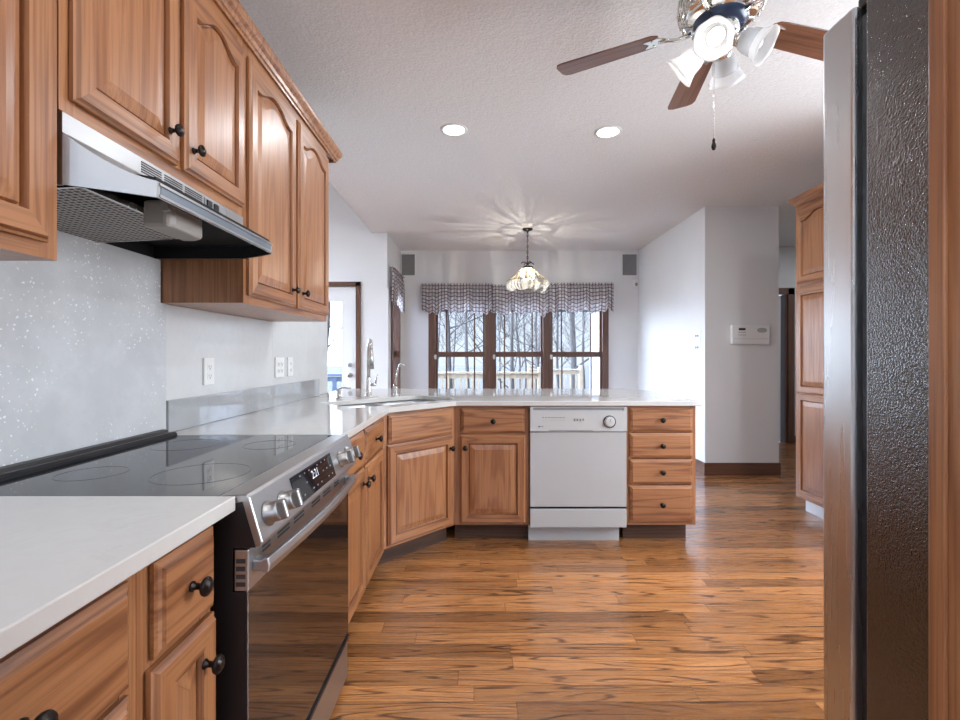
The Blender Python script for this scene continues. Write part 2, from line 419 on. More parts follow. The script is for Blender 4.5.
# back wall with the triple window opening
WX0, WX1, WZ0, WZ1 = -.72, 1.845, .50, 2.06
mb = MB(); mb.box(-1.12, WX0, YB, YB+.12, 0, CZ); mb.box(WX1, XR+.1, YB, YB+.12, 0, CZ)
mb.box(WX0, WX1, YB, YB+.12, 0, WZ0); mb.box(WX0, WX1, YB, YB+.12, WZ1, CZ); struct('wall_back', mb, WALL)
# nook side wall with a window opening
mb = MB(); mb.box(-1.24, -1.12, YD, 6.16, 0, CZ); mb.box(-1.24, -1.12, 6.64, YB, 0, CZ); mb.box(-1.24, -1.12, 6.16, 6.64, 0, .5); mb.box(-1.24, -1.12, 6.16, 6.64, 2.02, CZ)
struct('wall_nook', mb, WALL)
# wall with the glazed door, in the taller room
DX0, DX1 = -2.45, -1.50
mb = MB(); mb.box(-4.6, DX0, YD, YD+.12, 0, 3.9); mb.box(DX1, -1.24, YD, YD+.12, 0, 3.9); mb.box(DX0, DX1, YD, YD+.12, 2.045, 3.9); mb.box(-1.24, -1.12, YD, YD+.12, CZ, 3.9)
struct('wall_door', mb, WALL)
mb = MB(); mb.box(-4.72, -4.6, -2.42, 2.2, 0, 3.9); mb.box(-4.72, -4.6, 5.6, YD+.12, 0, 3.9); mb.box(-4.72, -4.6, 2.2, 5.6, 0, .5); mb.box(-4.72, -4.6, 2.2, 5.6, 2.6, 3.9)
struct('wall_far_left', mb, WALL)
struct('wall_right', MB().box(3.12, 3.24, -2.3, .9, 0, CZ).box(3.12, 3.24, 2.6, 3.72, 0, CZ).box(3.12, 3.24, .9, 2.6, 0, .9).box(3.12, 3.24, .9, 2.6, 2.4, CZ), WALL)
w = struct_root('assumed_window_7', (3.12, 1.75, .9))  # unseen window and opening, assumed for daylight on the wall cabinets and backsplash
MB().box(3.10, 3.22, .86, .94, .86, 2.44).box(3.10, 3.22, 2.56, 2.64, .86, 2.44).box(3.10, 3.22, .94, 2.56, .86, .94).box(3.10, 3.22, .94, 2.56, 2.36, 2.44).build('window_frame', WTRIM, w, True)
MB().box(3.17, 3.175, .94, 2.56, .94, 2.36).build('pane', PANE, w, True)
mb = MB().box(XR, 3.01, YP, YP+.12, 0, CZ).box(XR, XR+.12, YP+.12, YB, 0, CZ).box(2.89, 3.01, YP+.12, 6.6, 0, CZ); struct('wall_partition', mb, WALL)
mb = MB().box(3.01, 3.35, 6.6, 6.72, 0, CZ).box(4.24, 6.0, 6.6, 6.72, 0, CZ).box(3.35, 4.24, 6.6, 6.72, 2.06, CZ); struct('wall_hall', mb, WALL)
struct('wall_hall_right', MB().box(5.9, 6.0, 3.72, 6.6, 0, CZ), WALL)
struct('wall_hall_near', MB().box(3.24, 6.0, 3.6, 3.72, 0, CZ), WALL)
# baseboards
struct('baseboard_partition', MB().box(XR-.014, 3.024, YP-.014, YP, 0, .125).box(XR-.014, XR, YP, YB, 0, .125).box(3.01, 3.024, YP, 6.6, 0, .125), WTRIMH, .003)
struct('baseboard_back', MB().box(-1.12, XR-.014, YB-.014, YB, 0, .125), WTRIMH, .003)
struct('baseboard_hall', MB().box(4.34, 5.9, 6.586, 6.6, 0, .1), WTRIMH, .003)
struct('lit_corner_strip', MB().box(-1.126, -1.106, YD-.006, YD+.06, 0, 2.02), WHITE)             # white strip painting in the window-lit corner of the nook wall
# hall doorway: dark casing and a white door ajar
d = struct_root('door_2', (3.35, 6.6, 0))
MB().box(3.25, 3.35, 6.58, 6.62, 0, 2.13).box(4.24, 4.33, 6.58, 6.62, 0, 2.13).box(3.25, 4.33, 6.58, 6.62, 2.04, 2.13).build('casing', WTRIM, d, True, .004)
MB().box(4.215, 4.24, 6.6, 6.72, 0, 2.04).box(3.35, 3.375, 6.6, 6.72, 0, 2.04).build('jamb', WTRIM, d, True)
MB().box(3.40, 4.185, 6.66, 6.70, .01, 2.03).build('door_leaf', WHITE, d, True, .003)
# glazed exterior door
d = struct_root('door_1', (DX0, YD, 0))
MB().box(DX0-.06, DX0, YD-.02, YD+.02, 0, 2.10).box(DX1, DX1+.06, YD-.02, YD+.02, 0, 2.10).box(DX0-.06, DX1+.06, YD-.02, YD+.02, 2.045, 2.10).build('casing', WTRIM, d, True, .004)
mb = MB(); gx0, gx1, gz0, gz1 = -2.27, -1.68, .35, 1.866
mb.box(DX0, gx0, YD+.03, YD+.075, .01, 2.04).box(gx1, DX1, YD+.03, YD+.075, .01, 2.04).box(gx0, gx1, YD+.03, YD+.075, .01, gz0).box(gx0, gx1, YD+.03, YD+.075, gz1, 2.04)
mb.build('door_leaf', WHITE, d, True)
MB().box(gx0, gx1, YD+.05, YD+.056, gz0, gz1).build('pane', PANE, d, True)
for z, r in ((.96, .028), (1.085, .024)):
    MB().lathe([(r*1.1, 0), (r*1.1, .006), (r*.5, .01), (r*.5, .03), (r*.9, .036), (r, .05), (r*.7, .06)], 16, T=Matrix.Translation((-1.575, YD+.03, z)) @ Matrix.Rotation(PI/2, 4, 'X')).build('knob' if z < 1 else 'deadbolt', NICKEL, d, True)
MB().box(-1.53, -1.495, YD-.028, YD-.02, 1.93, 2.0).build('door_sensor', PLAST, d, True, .003)
# windows in the back wall
def window(name, px, y, gl, lock=True):
    x0, x1 = px; g0, g1 = gl
    w = struct_root(name, ((x0+x1)/2, y, WZ0))
    yi = y-.022; zs, zt = WZ0, WZ1; zg0, zg1 = zs+.075, zt-.075; m0, m1 = 1.182, 1.257
    mb = MB().box(x0, g0-.03, yi, y+.11, zs-.05, zt+.05).box(g1+.03, x1, yi, y+.11, zs-.05, zt+.05)
    mb.box(g0-.03, g1+.03, yi, y+.11, zs-.05, zs+.03).box(g0-.03, g1+.03, yi, y+.11, zt-.03, zt+.05)
    mb.build('window_frame', WTRIM, w, True, .004)
    for nm, a, b, yy in (('lower_sash', zs+.03, m1, y+.01), ('upper_sash', m0, zt-.03, y+.05)):
        s_ = MB().box(g0-.03, g0, yy, yy+.035, a, b).box(g1, g1+.03, yy, yy+.035, a, b)
        ga = a+.045 if nm[0] == 'l' else m1; gb = m0 if nm[0] == 'l' else b-.045
        s_.box(g0, g1, yy, yy+.035, a, ga).box(g0, g1, yy, yy+.035, gb, b)
        so = s_.build(nm, WTRIM, w, True, .003)
        mu = MB(); ww = g1-g0
        for fx in (.19, .815): mu.box(g0+ww*fx-.010, g0+ww*fx+.010, yy+.012, yy+.026, ga, gb)
        zz = 1.845 if nm[0] == 'u' else .66
        mu.box(g0, g1, yy+.012, yy+.026, zz-.010, zz+.010)
        mu.build('muntin', WTRIM, so, False).location = (0,0,0)
        so2 = so
        me = [c for c in bpy.data.objects if c.parent == so][0]
        for v in me.data.vertices: v.co -= w.location
        p = MB().box(g0, g1, yy+.016, yy+.021, ga, gb).build('pane', PANE, so)
        for v in p.data.vertices: v.co -= w.location
    if lock: MB().box(g0-.045, g0-.015, yi-.012, yi, 1.15, 1.215).box(g0-.05, g0-.025, yi-.022, yi-.012, 1.175, 1.20).build('sash_lock', PLAST, w, True, .003)
    return w
k = YB/480
def X(px, y): return (px-479)*y/480
window('window_1', (WX0, X(489.5, YB)), YB, (X(437.8, YB), X(482.8, YB)))
window('window_2', (X(489.5, YB), X(547, YB)), YB, (X(496.2, YB), X(540.8, YB)))
window('window_3', (X(547, YB), WX1), YB, (X(553.2, YB), X(600.2, YB)))
w = struct_root('window_4', (-1.12, 6.4, .5))
MB().box(-1.22, -1.095, 6.10, 6.17, .45, 2.08).box(-1.22, -1.095, 6.63, 6.70, .45, 2.08).box(-1.22, -1.095, 6.17, 6.63, .45, .53).box(-1.22, -1.095, 6.17, 6.63, 2.0, 2.08).box(-1.2, -1.16, 6.17, 6.63, 1.18, 1.26).build('window_frame', WTRIM, w, True, .004)
MB().box(-1.19, -1.184, 6.17, 6.63, .53, 2.0).build('pane', PANE, w, True)
w = struct_root('assumed_window_5', (-4.6, 3.9, .5))  # unseen window, assumed in the taller room to let daylight in
mb = MB().box(-4.7, -4.58, 2.15, 2.25, .45, 2.65).box(-4.7, -4.58, 5.55, 5.65, .45, 2.65).box(-4.7, -4.58, 2.25, 5.55, .45, .55).box(-4.7, -4.58, 2.25, 5.55, 2.55, 2.65)
mb.box(-4.7, -4.58, 3.3, 3.38, .55, 2.55).box(-4.7, -4.58, 4.42, 4.5, .55, 2.55).build('window_frame', WTRIM, w, True, .004)
MB().box(-4.66, -4.655, 2.25, 5.55, .55, 2.55).build('pane', PANE, w, True)
area('window_portal', ((WX0+WX1)/2, YB+.2, 1.28), (PI/2, 0, PI), 2.7, 1.7, 1, portal=True).rotation_euler = (-PI/2, 0, 0)
area('assumed_side_daylight', (-4.55, 3.9, 1.55), (0, -PI/2-.15, 0), 2.0, 3.2, 20, DAY)  # lamp added at the assumed left-room window, brightens the right dining wall
area('assumed_right_daylight', (3.08, 1.75, 1.65), (0, PI/2-.28, 0), 1.45, 1.6, 105, (.87, .94, 1.0))  # strong lamp added at the assumed right window, brightens wall cabinets and backsplash
area('front_fill_light', (1.0, -2.25, 1.62), (PI/2+.25, 0, 0), 3.8, 1.6, 6, DAY)  # fill lamp at the added window behind the camera
area('door_portal', (-1.97, YD+.2, 1.1), (-PI/2, 0, 0), .7, 1.7, 1, portal=True)

# ------------------------------------------------------------------ joinery
def ring(w, h, o, y, arch=0, N=1):
    """closed loop inset by o, counter-clockwise seen from the front (-y); top edge dropped at the shoulders by arch"""
    pts = [(o, y, o), (w-o, y, o)]
    for i in range(N+1):
        u = 1 - i/N
        if arch:
            s_ = min(u, 1-u)*2; s_ = max(0, (s_-.10)/.90); a = .5-.5*math.cos(PI*min(1, s_*1.08))
        else: a = 1
        pts.append((o+(w-2*o)*u, y, h-o-arch*(1-a)))
    return pts
def panel_mesh(w, h, prof, x0, z0, arch=0, archfrom=4):
    N = 20 if arch else 1
    mb = MB(); rings = []
    for k_, (o, y) in enumerate(prof):
        rings.append(ring(w, h, o, y, arch if k_ >= archfrom else 0, N))
    T = Matrix.Translation((x0, 0, z0)); n = len(rings[0]); base = len(mb.v)
    mb.add([p for r in rings for p in r], [], 0, False, T)
    for k_ in range(len(rings)-1):
        for i in range(n):
            j = (i+1) % n
            mb.f.append([base+k_*n+i, base+k_*n+j, base+(k_+1)*n+j, base+(k_+1)*n+i])
            side = (i == 1 or i == n-1)
            mb.m.append(0 if (side or k_ >= 6) else 1); mb.sm.append(False)
    mb.f.append([base+(len(rings)-1)*n+i for i in range(n)]); mb.m.append(0); mb.sm.append(False)
    mb.f.append([base+i for i in reversed(range(n))]); mb.m.append(0); mb.sm.append(False)
    return mb
DOORP = [(0,-.002),(0,-.011),(.005,-.013),(.010,-.020),(.050,-.020),(.0525,-.012),(.0535,-.004),(.0575,-.002),(.0605,-.011),(.092,-.0175)]
DRAWP = [(0,-.002),(0,-.009),(.005,-.012),(.012,-.0145),(.016,-.019)]
knob_me = None
def knob(parent, x, z, y=-.019):
    global knob_me
    T = Matrix.Rotation(PI/2, 4, 'X')
    if knob_me is None:
        o = MB().lathe([(.0095,0),(.0095,.003),(.006,.006),(.0055,.014),(.009,.018),(.0155,.022),(.017,.026),(.0155,.030),(.011,.031),(.010,.0335),(.004,.0345)], 20, T=T).build('knob', BRONZE, parent)
        knob_me = o.data
    else:
        o = bpy.data.objects.new('knob', knob_me); COL.objects.link(o); o.parent = parent
    o.location = (x, y, z); o['label'] = 'dark bronze knob'
    return o
def cab_door(root, x0, x1, z0, z1, arch=0, kn=None):
    o = panel_mesh(x1-x0, z1-z0, DOORP, x0, z0, arch).build('door', [WV, WH], root)
    if kn: knob(o, *kn)
    return o
def cab_drawer(root, x0, x1, z0, z1, kn=True):
    m = panel_mesh(x1-x0, z1-z0, DRAWP, x0, z0); m.m = [0]*len(m.m)
    o = m.build('drawer', [WH], root)
    if kn: knob(o, (x0+x1)/2, (z0+z1)/2)
    return o
def base_cab(label, loc, rotz, w, depth=.63, zb=.115, zt=.879, stiles=(), rails=(), plan=None, toe=.075, toe_ends=(0, 0)):
    r = thing('base_cabinet', (loc[0], loc[1], 0), label, 'cabinet', 'oak base cabinets', rotz)
    mb = MB()
    if plan: mb.prism(plan, zb, zt)
    else: mb.box(0, w, .02, depth, zb, zt)
    mb.build('carcass', WV, r)
    f = MB(); f.box(0, .035, 0, .02, zb, zt).box(w-.035, w, 0, .02, zb, zt).box(.035, w-.035, 0, .02, zb, zb+.03, 1).box(.035, w-.035, 0, .02, zt-.03, zt, 1)
    for s0, s1 in stiles: f.box(s0, s1, 0, .02, zb+.03, zt-.03)
    for z0, z1 in rails: f.box(.035, w-.035, .001, .02, z0, z1, 1)
    f.build('face_frame', [WV, WH], r)
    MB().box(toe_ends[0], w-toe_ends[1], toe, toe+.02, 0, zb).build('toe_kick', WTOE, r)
    return r
LX = -.532
R90 = PI/2
# near left run
r = base_cab('oak base cabinet under the near end of the counter, mostly below the picture', (LX, -.42), R90, .75, stiles=((.355,.395),), rails=((.68,.70),))
for a, b, kx in ((.02, .365, .33), (.385, .73, .42)):
    cab_drawer(r, a, b, .706, .862); cab_door(r, a, b, .135, .690, 0, (kx, .62))
r = base_cab('oak drawer base whose wide top drawer sits under the near counter', (LX, .33), R90, .414, rails=((.685,.70),(.41,.425)))
for z0, z1 in ((.702, .860), (.42, .690), (.135, .405)): cab_drawer(r, .025, .387, z0, z1)
r = base_cab('narrow oak cabinet with one small drawer and door beside the oven', (LX, .745), R90, .205, rails=((.69,.71),))
cab_drawer(r, .027, .199, .706, .862); cab_door(r, .017, .199, .135, .694, 0, (.152, .62))
# far left run
PY = 2.679; QX = -.159; FY = 3.075
r = base_cab('oak cabinet with two drawers and two doors between oven and corner', (LX, 1.75), R90, PY-1.75, stiles=((.42,.445),), rails=((.69,.71),))
for a, b, kx in ((.035, .42, .375), (.445, .84, .475)):
    cab_drawer(r, a, b, .708, .860); cab_door(r, a, b, .135, .694, 0, (kx, .629))
# corner sink base
ang = math.atan2(FY-PY, QX-LX); wd = math.hypot(FY-PY, QX-LX)
r = thing('corner_sink_cabinet', (LX, PY, 0), 'oak corner cabinet set diagonally under the sink', 'cabinet', 'oak base cabinets', ang)
plan = [(LX, PY), (QX, FY), (QX, 3.69), (XL+.003, 3.69), (XL+.003, PY)]
ctr = Vector((sum(p[0] for p in plan)/5, sum(p[1] for p in plan)/5))
nrm = Vector((-(FY-PY), QX-LX)).normalized()*.02
pl2 = [(LX+nrm.x, PY+nrm.y), (QX+nrm.x, FY+nrm.y), (QX-.001, 3.68), (XL+.01, 3.68), (XL+.01, PY+.002)]
MB().prism(pl2, .115, .70).build('carcass', WV, r, True)
f = MB(); f.box(0,.03,0,.02,.115,.879).box(wd-.03,wd,0,.02,.115,.879).box(.03,wd-.03,0,.02,.115,.145,1).box(.03,wd-.03,0,.02,.69,.71,1).box(.03,wd-.03,0,.02,.855,.879,1)
f.build('face_frame', [WV, WH], r)
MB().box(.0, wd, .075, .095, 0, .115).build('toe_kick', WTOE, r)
fd = panel_mesh(wd-.05, .158, DRAWP, .025, .703); fd.m = [0]*len(fd.m); fd.build('false_drawer_front', WH, r)
cab_door(r, .022, wd-.022, .130, .692, 0, (wd-.05, .615))
# peninsula
r = base_cab('oak peninsula cabinet with one drawer and door left of the dishwasher', (QX, FY), 0, .318-QX, depth=.60, rails=((.69,.705),))
cab_drawer(r, .045, .452, .704, .860); cab_door(r, .040, .456, .130, .690, 0, (.072, .612))
r = base_cab('oak stack of four drawers at the open end of the peninsula', (.944, FY), 0, .443, depth=.60, rails=((.700,.71),(.535,.545),(.37,.38)), toe_ends=(0,.03))
for z0, z1 in ((.712, .866), (.548, .702), (.380, .534), (.134, .368)): cab_drawer(r, .019, .42, z0, z1)
r = thing('peninsula_back_panel', (-.5, 3.695, 0), 'oak panel closing the dining side of the peninsula', 'panel')
MB().box(XL+.003, 1.387, 3.702, 3.722, 0, .879).build('panel', WV, r, True)
MB().box(.319, .943, 3.06, 3.69, .8745, .879).build('cleat', WTOE, r, True)

# ------------------------------------------------------------------ upper cabinets
def upper_cab(label, y0, y1, z0, z1, doors, xf=-.86, arch=.045):
    r = thing('wall_cabinet', (xf, y0, 0), label, 'cabinet', 'oak wall cabinets', R90)
    w = y1-y0; d = xf-XL-.004
    MB().box(0, w, .02, d, z0, z1).build('carcass', WV, r)
    f = MB().box(0,.04,0,.02,z0,z1).box(w-.04,w,0,.02,z0,z1).box(.04,w-.04,0,.02,z0,z0+.035,1).box(.04,w-.04,0,.02,z1-.05,z1,1)
    for i in range(len(doors)-1):
        m = (doors[i][1]+doors[i+1][0])/2; f.box(m-.02, m+.02, 0, .02, z0+.035, z1-.05)
    f.build('face_frame', [WV, WH], r)
    for a, b, kx, kz in doors: cab_door(r, a, b, z0+.03, 2.303, arch, (kx, kz))
    return r
UZ = 2.36
upper_cab('oak wall cabinet left of the range hood at the picture edge', .16, .978, 1.39, UZ, ((.02, .395, .36, 1.49), (.41, .787, .445, 1.49)))
upper_cab('short oak wall cabinet mounted directly above the range hood', .982, 1.747, 1.702, UZ, ((.022, .372, .325, 1.81), (.400, .748, .432, 1.80)))
upper_cab('oak wall cabinet with two arched doors right of the range hood', 1.751, 2.712, 1.39, UZ, ((.022, .462, .415, 1.494), (.500, .94, .540, 1.494)))
def crown(mb, path, T=None, z0=2.345):
    prof = [(0,0),(.008,0),(.010,.010),(.016,.014),(.020,.028),(.030,.038),(.036,.050),(.038,.065),(0,.065)]
    rings = []
    for i, (p, nx, ny) in enumerate(path):
        rings.append([(p[0]+nx*o, p[1]+ny*o, z0+z) for o, z in prof])
    mb.loft(rings, 0, True, True, True, False, T)
r = thing('crown_moulding', (-.86, 1.4, 2.345), 'stained oak crown moulding along the tops of the left wall cabinets', 'moulding')
mb = MB(); crown(mb, [((-.858, .16), 1, 0), ((-.858, 2.85), 1, 1), ((XL+.004, 2.85), 0, 1)]); mb.box(XL+.004, -.85, 2.70, 2.85, 2.361, 2.375); mb.build('moulding', WH, r, True)

# ------------------------------------------------------------------ range hood
r = thing('range_hood', (-1.0, 1.364, 1.548), 'stainless range hood under the short wall cabinet above the stove', 'range hood')
HX, H0, H1, LXH, L0, L1 = -.856, .986, 1.742, -.7154, 1.066, 1.659
ZB, ZL, ZS = 1.548, 1.585, 1.657
mb = MB()
out = []
for i in range(13):
    t = i/12; out.append((HX+(LXH-HX)*t, H0+(L0-H0)*(t**1.15), ZL+(ZS-ZL)*(1-t)**1.7))
for i in range(1, 12):
    t = i/12; out.append((LXH, L0+(L1-L0)*t, ZL))
for i in range(13):
    t = 1-i/12; out.append((HX+(LXH-HX)*t, H1-(H1-L1)*(t**1.15), ZL+(ZS-ZL)*(1-t)**1.7))
n = len(out)
# skirt, outer sloping top and front upright strip, each with thickness
mb.loft([[(p[0], p[1], ZB) for p in out], out], 0, False, smooth=False)
mb.loft([out, [(HX, H0+(H1-H0)*i/(n-1), ZS) for i in range(n)]], 0, False, smooth=False)
mb.box(-1.183, HX, H0, H1, ZS, 1.699)
mb.box(-1.183, HX, H0, H0+.004, ZB, ZS).box(-1.183, HX, H1-.004, H1, ZB, ZS).box(-1.183, -1.179, H0, H1, ZB, ZS)
mb.build('shell', STEEL, r, True)
inn = [(p[0]-.006, 1.364+(p[1]-1.364)*.985) for p in out]; inn = [(-1.177, inn[0][1])] + inn + [(-1.177, inn[-1][1])]
MB().loft([[(p[0], p[1], ZB+.0005) for p in inn], [(p[0], p[1], 1.5915) for p in inn]], 0, True, smooth=False).build('inner_skirt', MATTEB, r, True)
MB().prism([(-1.178, H0+.006)]+[(p[0]-.007, 1.364+(p[1]-1.364)*.975) for p in out[::3]]+[(-1.178, H1-.006)], 1.592, 1.596).build('underside_pan', MATTEB, r, True)
lp = MB().box(LXH, LXH+.004, L0+.006, L1-.006, ZB+.003, ZB+.009).box(LXH, LXH+.004, L0+.006, L1-.006, ZL-.008, ZL-.002)
lp.build('lip_trim', STEEL, r, True)
MB().box(LXH-.001, LXH+.0015, L0+.012, L1-.012, ZB+.010, ZL-.009).build('lip_strip', plain('blue_grey_strip', (.22, .26, .31), .35, .6), r, True)
for a, b in ((1.216, 1.293), (1.306, 1.384), (1.397, 1.482)):
    v = MB()
    for i in range(5): v.box(HX-.001, HX+.0012, a, b, 1.6625+i*.0062, 1.6655+i*.0062)
    v.build('vent', DKMARK, r, True)
cp = MB().box(HX-.001, HX+.002, 1.495, 1.625, 1.664, 1.690).build('control_panel', GREYMARK, r, True)
for y0, y1, nm in ((1.505, 1.53, 'rocker_switch'), (1.545, 1.57, 'rocker_switch')):
    MB().box(HX+.002, HX+.006, y0, y1, 1.668, 1.686).build(nm, BLACK, cp, False).data.transform(root_matrix(r).inverted())
fl = MB(); T = Matrix.Translation((-1.005, 1.235, 1.549)) @ Matrix.Rotation(-.05, 4, 'Y')
fl.box(-.16, .16, -.215, .215, 0, .008, 0, T)
fl.build('grease_filter', FILT, r, True)
ff = MB().box(-.165, .165, -.22, -.212, -.003, .011, 0, T).box(-.165, .165, .212, .22, -.003, .011, 0, T).box(.157, .165, -.22, .22, -.003, .011, 0, T)
ff.build('filter_frame', NICKEL, r, True)
lm = MB().prism([(-.835, 1.19), (-.775, 1.19), (-.765, 1.21), (-.765, 1.33), (-.785, 1.345), (-.835, 1.345)], 1.518, 1.585)
lm.build('lamp_housing', BEIGE, r, True, .008)
MB().prism([(-.775, 1.17), (-.755, 1.165), (-.755, 1.178), (-.775, 1.183)], 1.55, 1.585).build('filter_latch', BEIGE, r, True)

# ------------------------------------------------------------------ counters, backsplash, outlets
r = thing('countertop', (-.85, .3, .879), 'pale quartz countertop slab in the near left corner', 'countertop')
MB().box(XL+.034, -.4975, -.42, .982, .880, .910).build('slab', QTZ, r, True, .0025)
A = Vector((-.4975, 2.665)); B = Vector((-.145, 3.04)); dv = (B-A).normalized(); nv = Vector((-dv.y, dv.x))
sc = (A+B)/2 + nv*.335
def sk(u, v): p = sc + dv*u + nv*v; return (p.x, p.y)
hole = [sk(*p) for p in rrect(-.40, .40, -.215, .215, .075)]
r = thing('countertop', (.2, 3.5, .879), 'long pale quartz countertop covering the corner and peninsula, with sink cutout', 'countertop')
MB().prism([(XL+.003, 1.749), (-.4975, 1.749), tuple(A), tuple(B), (1.411, 3.04), (1.411, 4.0), (1.25, 4.21), (XL+.003, 4.21)], .880, .910, holes=[hole]).build('slab', QTZ, r, True, .0025)
r = thing('sink', (sc.x, sc.y, .72), 'double-bowl stainless sink set under the corner of the counter', 'sink')
ms = MB()
for a, b in ((-.385, -.02), (.02, .385)):
    rt = [sk(*p) for p in rrect(a, b, -.2, .2, .06)]; rb = [sk(*p) for p in rrect(a+.02, b-.02, -.18, .18, .05)]
    ms.loft([[(p[0], p[1], .868) for p in rt], [(p[0], p[1], .73) for p in rb]], 0, True, smooth=False); ms.prism(rb, .726, .730)
ms.prism([sk(*p) for p in rrect(-.415, .415, -.23, .23, .08)], .868, .876, holes=[[sk(*p) for p in rrect(-.385, -.02, -.2, .2, .06)], [sk(*p) for p in rrect(.02, .385, -.2, .2, .06)]])
ms.build('bowl', STEEL, r, True)
for u in (-.2, .2):
    MB().lathe([(.04, 0), (.04, .003), (.03, .004), (.01, .002)], 18, T=Matrix.Translation((*sk(u, 0), .731))).build('drain', CHROME, r, True)
# faucets
fx, fy = sk(-.03, .275)
fx, fy = -.775, 3.37
r = thing('faucet', (fx, fy, .91), 'tall brushed pull-down faucet with side lever behind the sink', 'faucet')
to = Vector((.06, -.19, 0))
MB().lathe([(.027,0),(.027,.006),(.021,.012),(.0185,.06),(.0165,.13),(.0145,.14)], 20).build('body', NICKEL, r)
pth = [(0,0,.13),(0,0,.33)]
for i in range(1, 11):
    a = PI*i/10; pth.append((to.x*.5*(1-math.cos(a)), to.y*.5*(1-math.cos(a)), .33+.062*math.sin(a)))
MB().tube(pth, .0125, 12).build('spout', NICKEL, r)
e = pth[-1]
MB().tube([e, (e[0], e[1], .27), (e[0], e[1], .20)], [.0135, .017, .020], 14).build('spray_head', NICKEL, r)
MB().tube([(.015,0,.085),(.05,0,.085)], .011, 10).tube([(.046,0,.085),(.056,0,.13),(.062,0,.165)], [.007,.006,.005], 8).build('lever', NICKEL, r)
r = thing('soap_dispenser', (-.93, 3.19, .91), 'short brushed soap dispenser pump left of the tall faucet', 'soap dispenser')
MB().lathe([(.024,0),(.024,.006),(.014,.012),(.013,.05),(.017,.052),(.017,.066),(.008,.072)], 16).build('base', NICKEL, r)
MB().tube([(0,0,.066),(.03,-.02,.078),(.085,-.03,.074)], [.008,.006,.005], 8).build('nozzle', NICKEL, r)
r = thing('water_tap', (-.61, 3.53, .91), 'small gooseneck filtered-water tap right of the tall faucet', 'faucet')
MB().lathe([(.022,0),(.022,.005),(.013,.01),(.013,.06),(.009,.065)], 16).build('base', NICKEL, r)
pth = [(0,0,.06),(.005,0,.15),(.018,0,.20)]
for i in range(1, 7): a = PI*i/7; pth.append((.018+.024*(1-math.cos(a)), -.02*(1-math.cos(a)), .20+.03*math.sin(a)))
MB().tube(pth, .006, 10).build('spout', NICKEL, r)
MB().tube([(0,0,.05),(-.014,.0,.055),(-.02,0,.075)], .004, 8).build('lever', NICKEL, r)
# backsplash slabs
r = thing('backsplash_slab', (-1.18, .7, .91), 'full-height grey flecked quartz slab on the wall behind the stove', 'backsplash')
MB().box(XL+.001, -1.158, -.42, .983, .84, 1.389).box(XL+.001, -1.158, .983, 1.746, .84, 1.545).box(XL+.001, -1.158, 1.746, 1.777, .84, 1.389).build('slab', SLAB, r, True)
r = thing('backsplash_slab', (-1.18, 2.7, .91), 'pale quartz wall slab carrying the outlets right of the stove', 'backsplash')
MB().box(XL+.001, -1.168, 1.779, 2.716, .9115, 1.389).box(XL+.001, -1.168, 2.716, 3.70, .9115, 2.30).build('slab', WSLAB, r, True, .001)
r = thing('backsplash_curb', (-1.17, 2.6, .91), 'low mirror-polished quartz strip standing on the counter below the outlets', 'backsplash')
MB().box(-1.167, -1.150, 1.779, 3.46, .911, 1.03).build('slab', POL, r, True, .001)
# outlets
def outlet(y, z, w, label, gang=1, name='outlet', xw=-1.168):
    r = thing(name, (xw, y, z), label, 'outlet', 'wall outlets')
    MB().box(xw, xw+.009, y-w/2, y+w/2, z-.058, z+.058).build('plate', PLAST, r, True, .002)
    for g in range(gang):
        yc = y + (g-(gang-1)/2)*.046
        for s_ in (-1, 1):
            rc = MB().box(xw+.009, xw+.011, yc-.0165, yc+.0165, z+s_*.0195-.0145, z+s_*.0195+.0145).build('receptacle', PLAST, r, True, .004)
            ss = MB().box(xw+.0105, xw+.0116, yc-.009, yc-.0065, z+s_*.0195-.004, z+s_*.0195+.007).box(xw+.0105, xw+.0116, yc+.0065, yc+.009, z+s_*.0195-.004, z+s_*.0195+.006).box(xw+.0105, xw+.0116, yc-.003, yc+.003, z+s_*.0195-.011, z+s_*.0195-.006).build('slots', DKMARK, rc, False)
            ss.data.transform(root_matrix(r).inverted())
    return r
outlet(2.065, 1.130, .075, 'single duplex outlet nearest the stove on the pale slab')
outlet(2.80, 1.130, .118, 'wide double outlet plate on the pale slab, middle of the three', 2)
outlet(2.955, 1.130, .075, 'single outlet just right of the wide double plate')

# ------------------------------------------------------------------ range
RY0, RY1 = .985, 1.746
r = thing('range', (-.85, 1.365, 0), 'stainless slide-in electric range with black glass top and front knobs', 'range')
mb = MB().box(-1.15, -.505, RY0, RY1, .02, .895).box(-.505, -.478, RY0, RY0+.02, .19, .711).build('body', BLACK, r, True)
MB().box(-1.15, -.533, RY0+.001, RY1-.001, .897, .908).build('cooktop', BGLASS, r, True, .002)
bt = MB().prism([(0, 0), (.057, 0), (.057, .007), (.050, .013), (.036, .013), (.031, .009), (.027, .009), (.022, .020), (.006, .022), (0, .018)], 0, RY1-RY0, T=Matrix.Translation((-1.155, RY1, .908)) @ Matrix.Rotation(PI/2, 4, 'X'))
bt.build('rear_vent', BLACK, r, True)
MB().box(-1.1295, -1.1265, RY0+.01, RY1-.01, .9165, .9195).build('vent_trim', plain('dark_copper_trim', (.10, .075, .06), .2, .9), r, True)
burn = MB()
